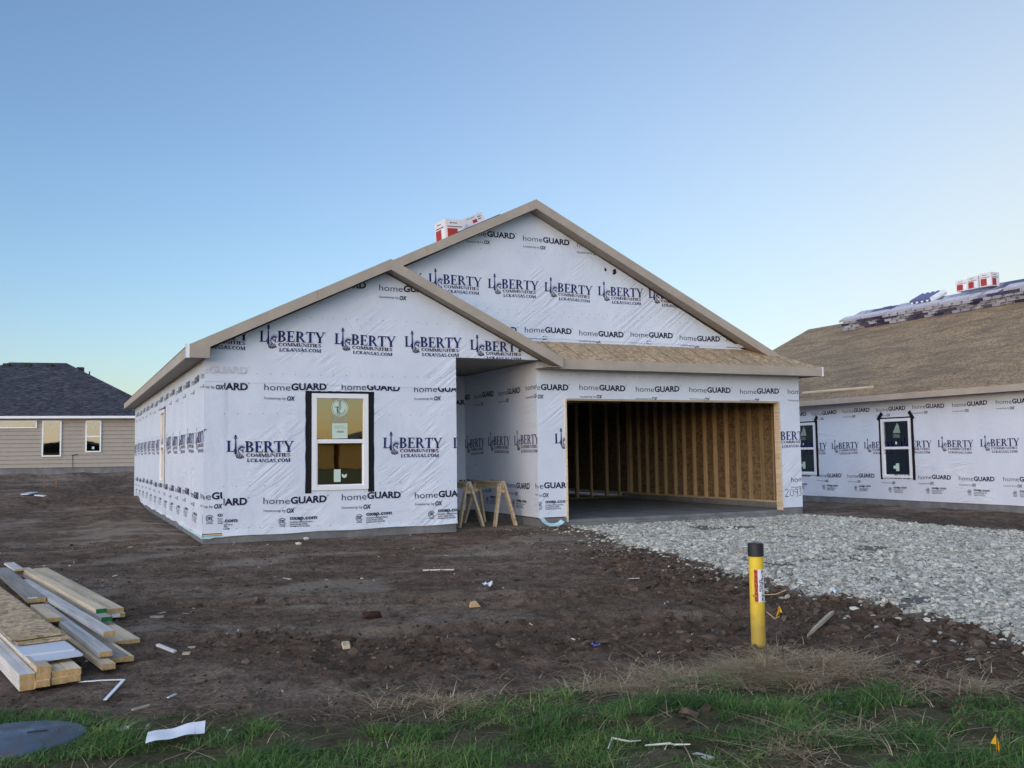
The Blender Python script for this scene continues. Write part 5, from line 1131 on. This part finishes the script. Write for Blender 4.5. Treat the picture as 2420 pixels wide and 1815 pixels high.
def blades(name, X, Y, H, bend, wid, mat, rnd, flop=0.0, seg=3):
    N = len(X); az = rng.uniform(0, 2*np.pi, N); dx, dy = np.cos(az), np.sin(az); sx, sy = -dy, dx; Z0 = ground_z(X, Y, False)-.004
    V = []
    for k in range(seg+1):
        t = k/seg; out = bend*H*(t**1.7); up = H*(t-.55*flop*t*t) if flop else H*(t-.28*bend*t*t); up = np.maximum(up, .002)
        cx, cy, cz = X+dx*out, Y+dy*out, Z0+up
        w = wid*(1-t)**.7 if k < seg else wid*0
        if k < seg: V += [np.stack([cx-sx*w/2, cy-sy*w/2, cz], 1), np.stack([cx+sx*w/2, cy+sy*w/2, cz], 1)]
        else: V.append(np.stack([cx, cy, cz], 1))
    nv = 2*seg+1; V = np.stack(V, 1).reshape(-1, 3); f = []
    for k in range(seg-1): f += [(2*k, 2*k+1, 2*k+3), (2*k, 2*k+3, 2*k+2)]
    f.append((2*seg-2, 2*seg-1, 2*seg)); F = (np.array(f)[None]+(np.arange(N)*nv)[:, None, None]).reshape(-1, 3)
    me = np_mesh(name, V, F, mat, True); put_attr(me, 'rnd', np.repeat(rnd, nv)); o = bpy.data.objects.new(name, me); col.objects.link(o); return o
def grass_mat(name, stops):
    t = NT(name); c = t.ramp(t.attr('rnd'), stops); t.color(c).rough(.6).spec(.25)
    tl_ = t.n.new('ShaderNodeBsdfTranslucent'); t.l.new(c, tl_.inputs[0]); mx = t.n.new('ShaderNodeMixShader'); mx.inputs[0].default_value = .25
    t.l.new(t.b.outputs[0], mx.inputs[1]); t.l.new(tl_.outputs[0], mx.inputs[2]); t.l.new(mx.outputs[0], t.out.inputs[0]); return t.mat
GRASS = grass_mat('grass_blades', [(0, (.046, .108, .028)), (.45, (.10, .205, .048)), (.75, (.20, .315, .078)), (.92, (.33, .37, .12)), (1, (.46, .40, .20))])
N = 330000; X = rng.uniform(-3.2, 4.6, N); Y = rng.uniform(-13.0, -8.2, N)
den = green_mask(X, Y)*sstep(-.14, .20, fbm(X*1.2+2, Y*2.6, 3)+.16*fbm(X*6, Y*6, 2)+.09)
den *= 1-sstep(.6, .35, np.sqrt(((X-1.25)/1.2)**2+((Y+10.95+.30*(X-1.2))/.22)**2))*.85
den *= 1-.92*(((X+2.165)/.40)**2+((Y+9.13)/.33)**2 < 1.0)
den *= 1-.8*np.exp(-(((X+1.0)/.5)**2+((Y+9.25)/.3)**2))
keep = rng.uniform(0, 1, N) < den; X, Y = X[keep], Y[keep]; n = len(X)
clump = .65+.9*sstep(-.15, .35, fbm(X*2.6, Y*2.6, 2)); H = np.clip(rng.lognormal(math.log(.044), .42, n)*clump, .012, .14)
gs = blades('grass', X, Y, H, rng.uniform(.5, 2.1, n), rng.uniform(.0032, .0065, n), GRASS, np.clip(.40+.45*fbm(X*1.7, Y*2.2, 2)+rng.normal(0, .22, n), 0, 1)); tag(gs, 'rough green grass along the bottom of the picture', 'grass', kind='stuff')
# a few tufts of grass within the dirt edge
STRAW = grass_mat('dry_grass_blades', [(0, (.16, .11, .06)), (.5, (.42, .315, .18)), (1, (.68, .56, .37))])
XY = [np.stack([rng.normal(cx, sx, n), rng.normal(cy, sy, n) - .16*(rng.normal(cx, sx, n)*0)], 1) for cx, cy, sx, sy, n in ((2.30, -9.74, .42, .16, 11000), (1.75, -9.70, .32, .13, 5200), (2.75, -9.86, .30, .15, 4600), (3.30, -10.62, .26, .11, 2600), (.25, -9.46, .22, .13, 1500), (2.93, -9.24, .12, .09, 1100), (1.75, -11.15, .45, .18, 1500))]
XY.append(np.stack([rng.uniform(-2.8, 4.4, 3200), rng.uniform(-12, -8.9, 3200)], 1)); XY = np.concatenate(XY)
XY[:, 1] -= .10*(XY[:, 0]-2.3)*((XY[:, 1] > -10.2) & (XY[:, 0] > 1.2)); X, Y = XY[:, 0], XY[:, 1]; keep = sstep(-.25, .25, fbm(X*3.1, Y*3.6, 3)) > rng.uniform(0, 1, len(X)); X, Y = X[keep], Y[keep]; n = len(X)
st = blades('dry_grass', X, Y, np.clip(rng.lognormal(math.log(.048), .55, n), .012, .12), rng.uniform(1.6, 5.0, n), rng.uniform(.0030, .0080, n), STRAW, rng.uniform(0, 1, n)**.8, .75, 4); tag(st, 'tangled dry straw-coloured grass at the foot of the marker post', 'dry grass', kind='stuff')
# pale roots at the bottom edge
for pts, lab in (([(.65, -10.72), (.74, -10.61), (.80, -10.69), (.86, -10.70)], 'pale bent root lying at the bottom edge, left of another'), ([(.83, -10.79), (.97, -10.81), (1.00, -10.80), (1.06, -10.86)], 'pale twig at the bottom edge beside the bent root')):
    tag(MB().tube([(x, y, gz(x, y)+.03) for x, y in pts], [.004, .006, .005, .003], 6).build('root', PALE, None, at=(pts[0][0], pts[0][1], gz(*pts[0]))), lab, 'root')
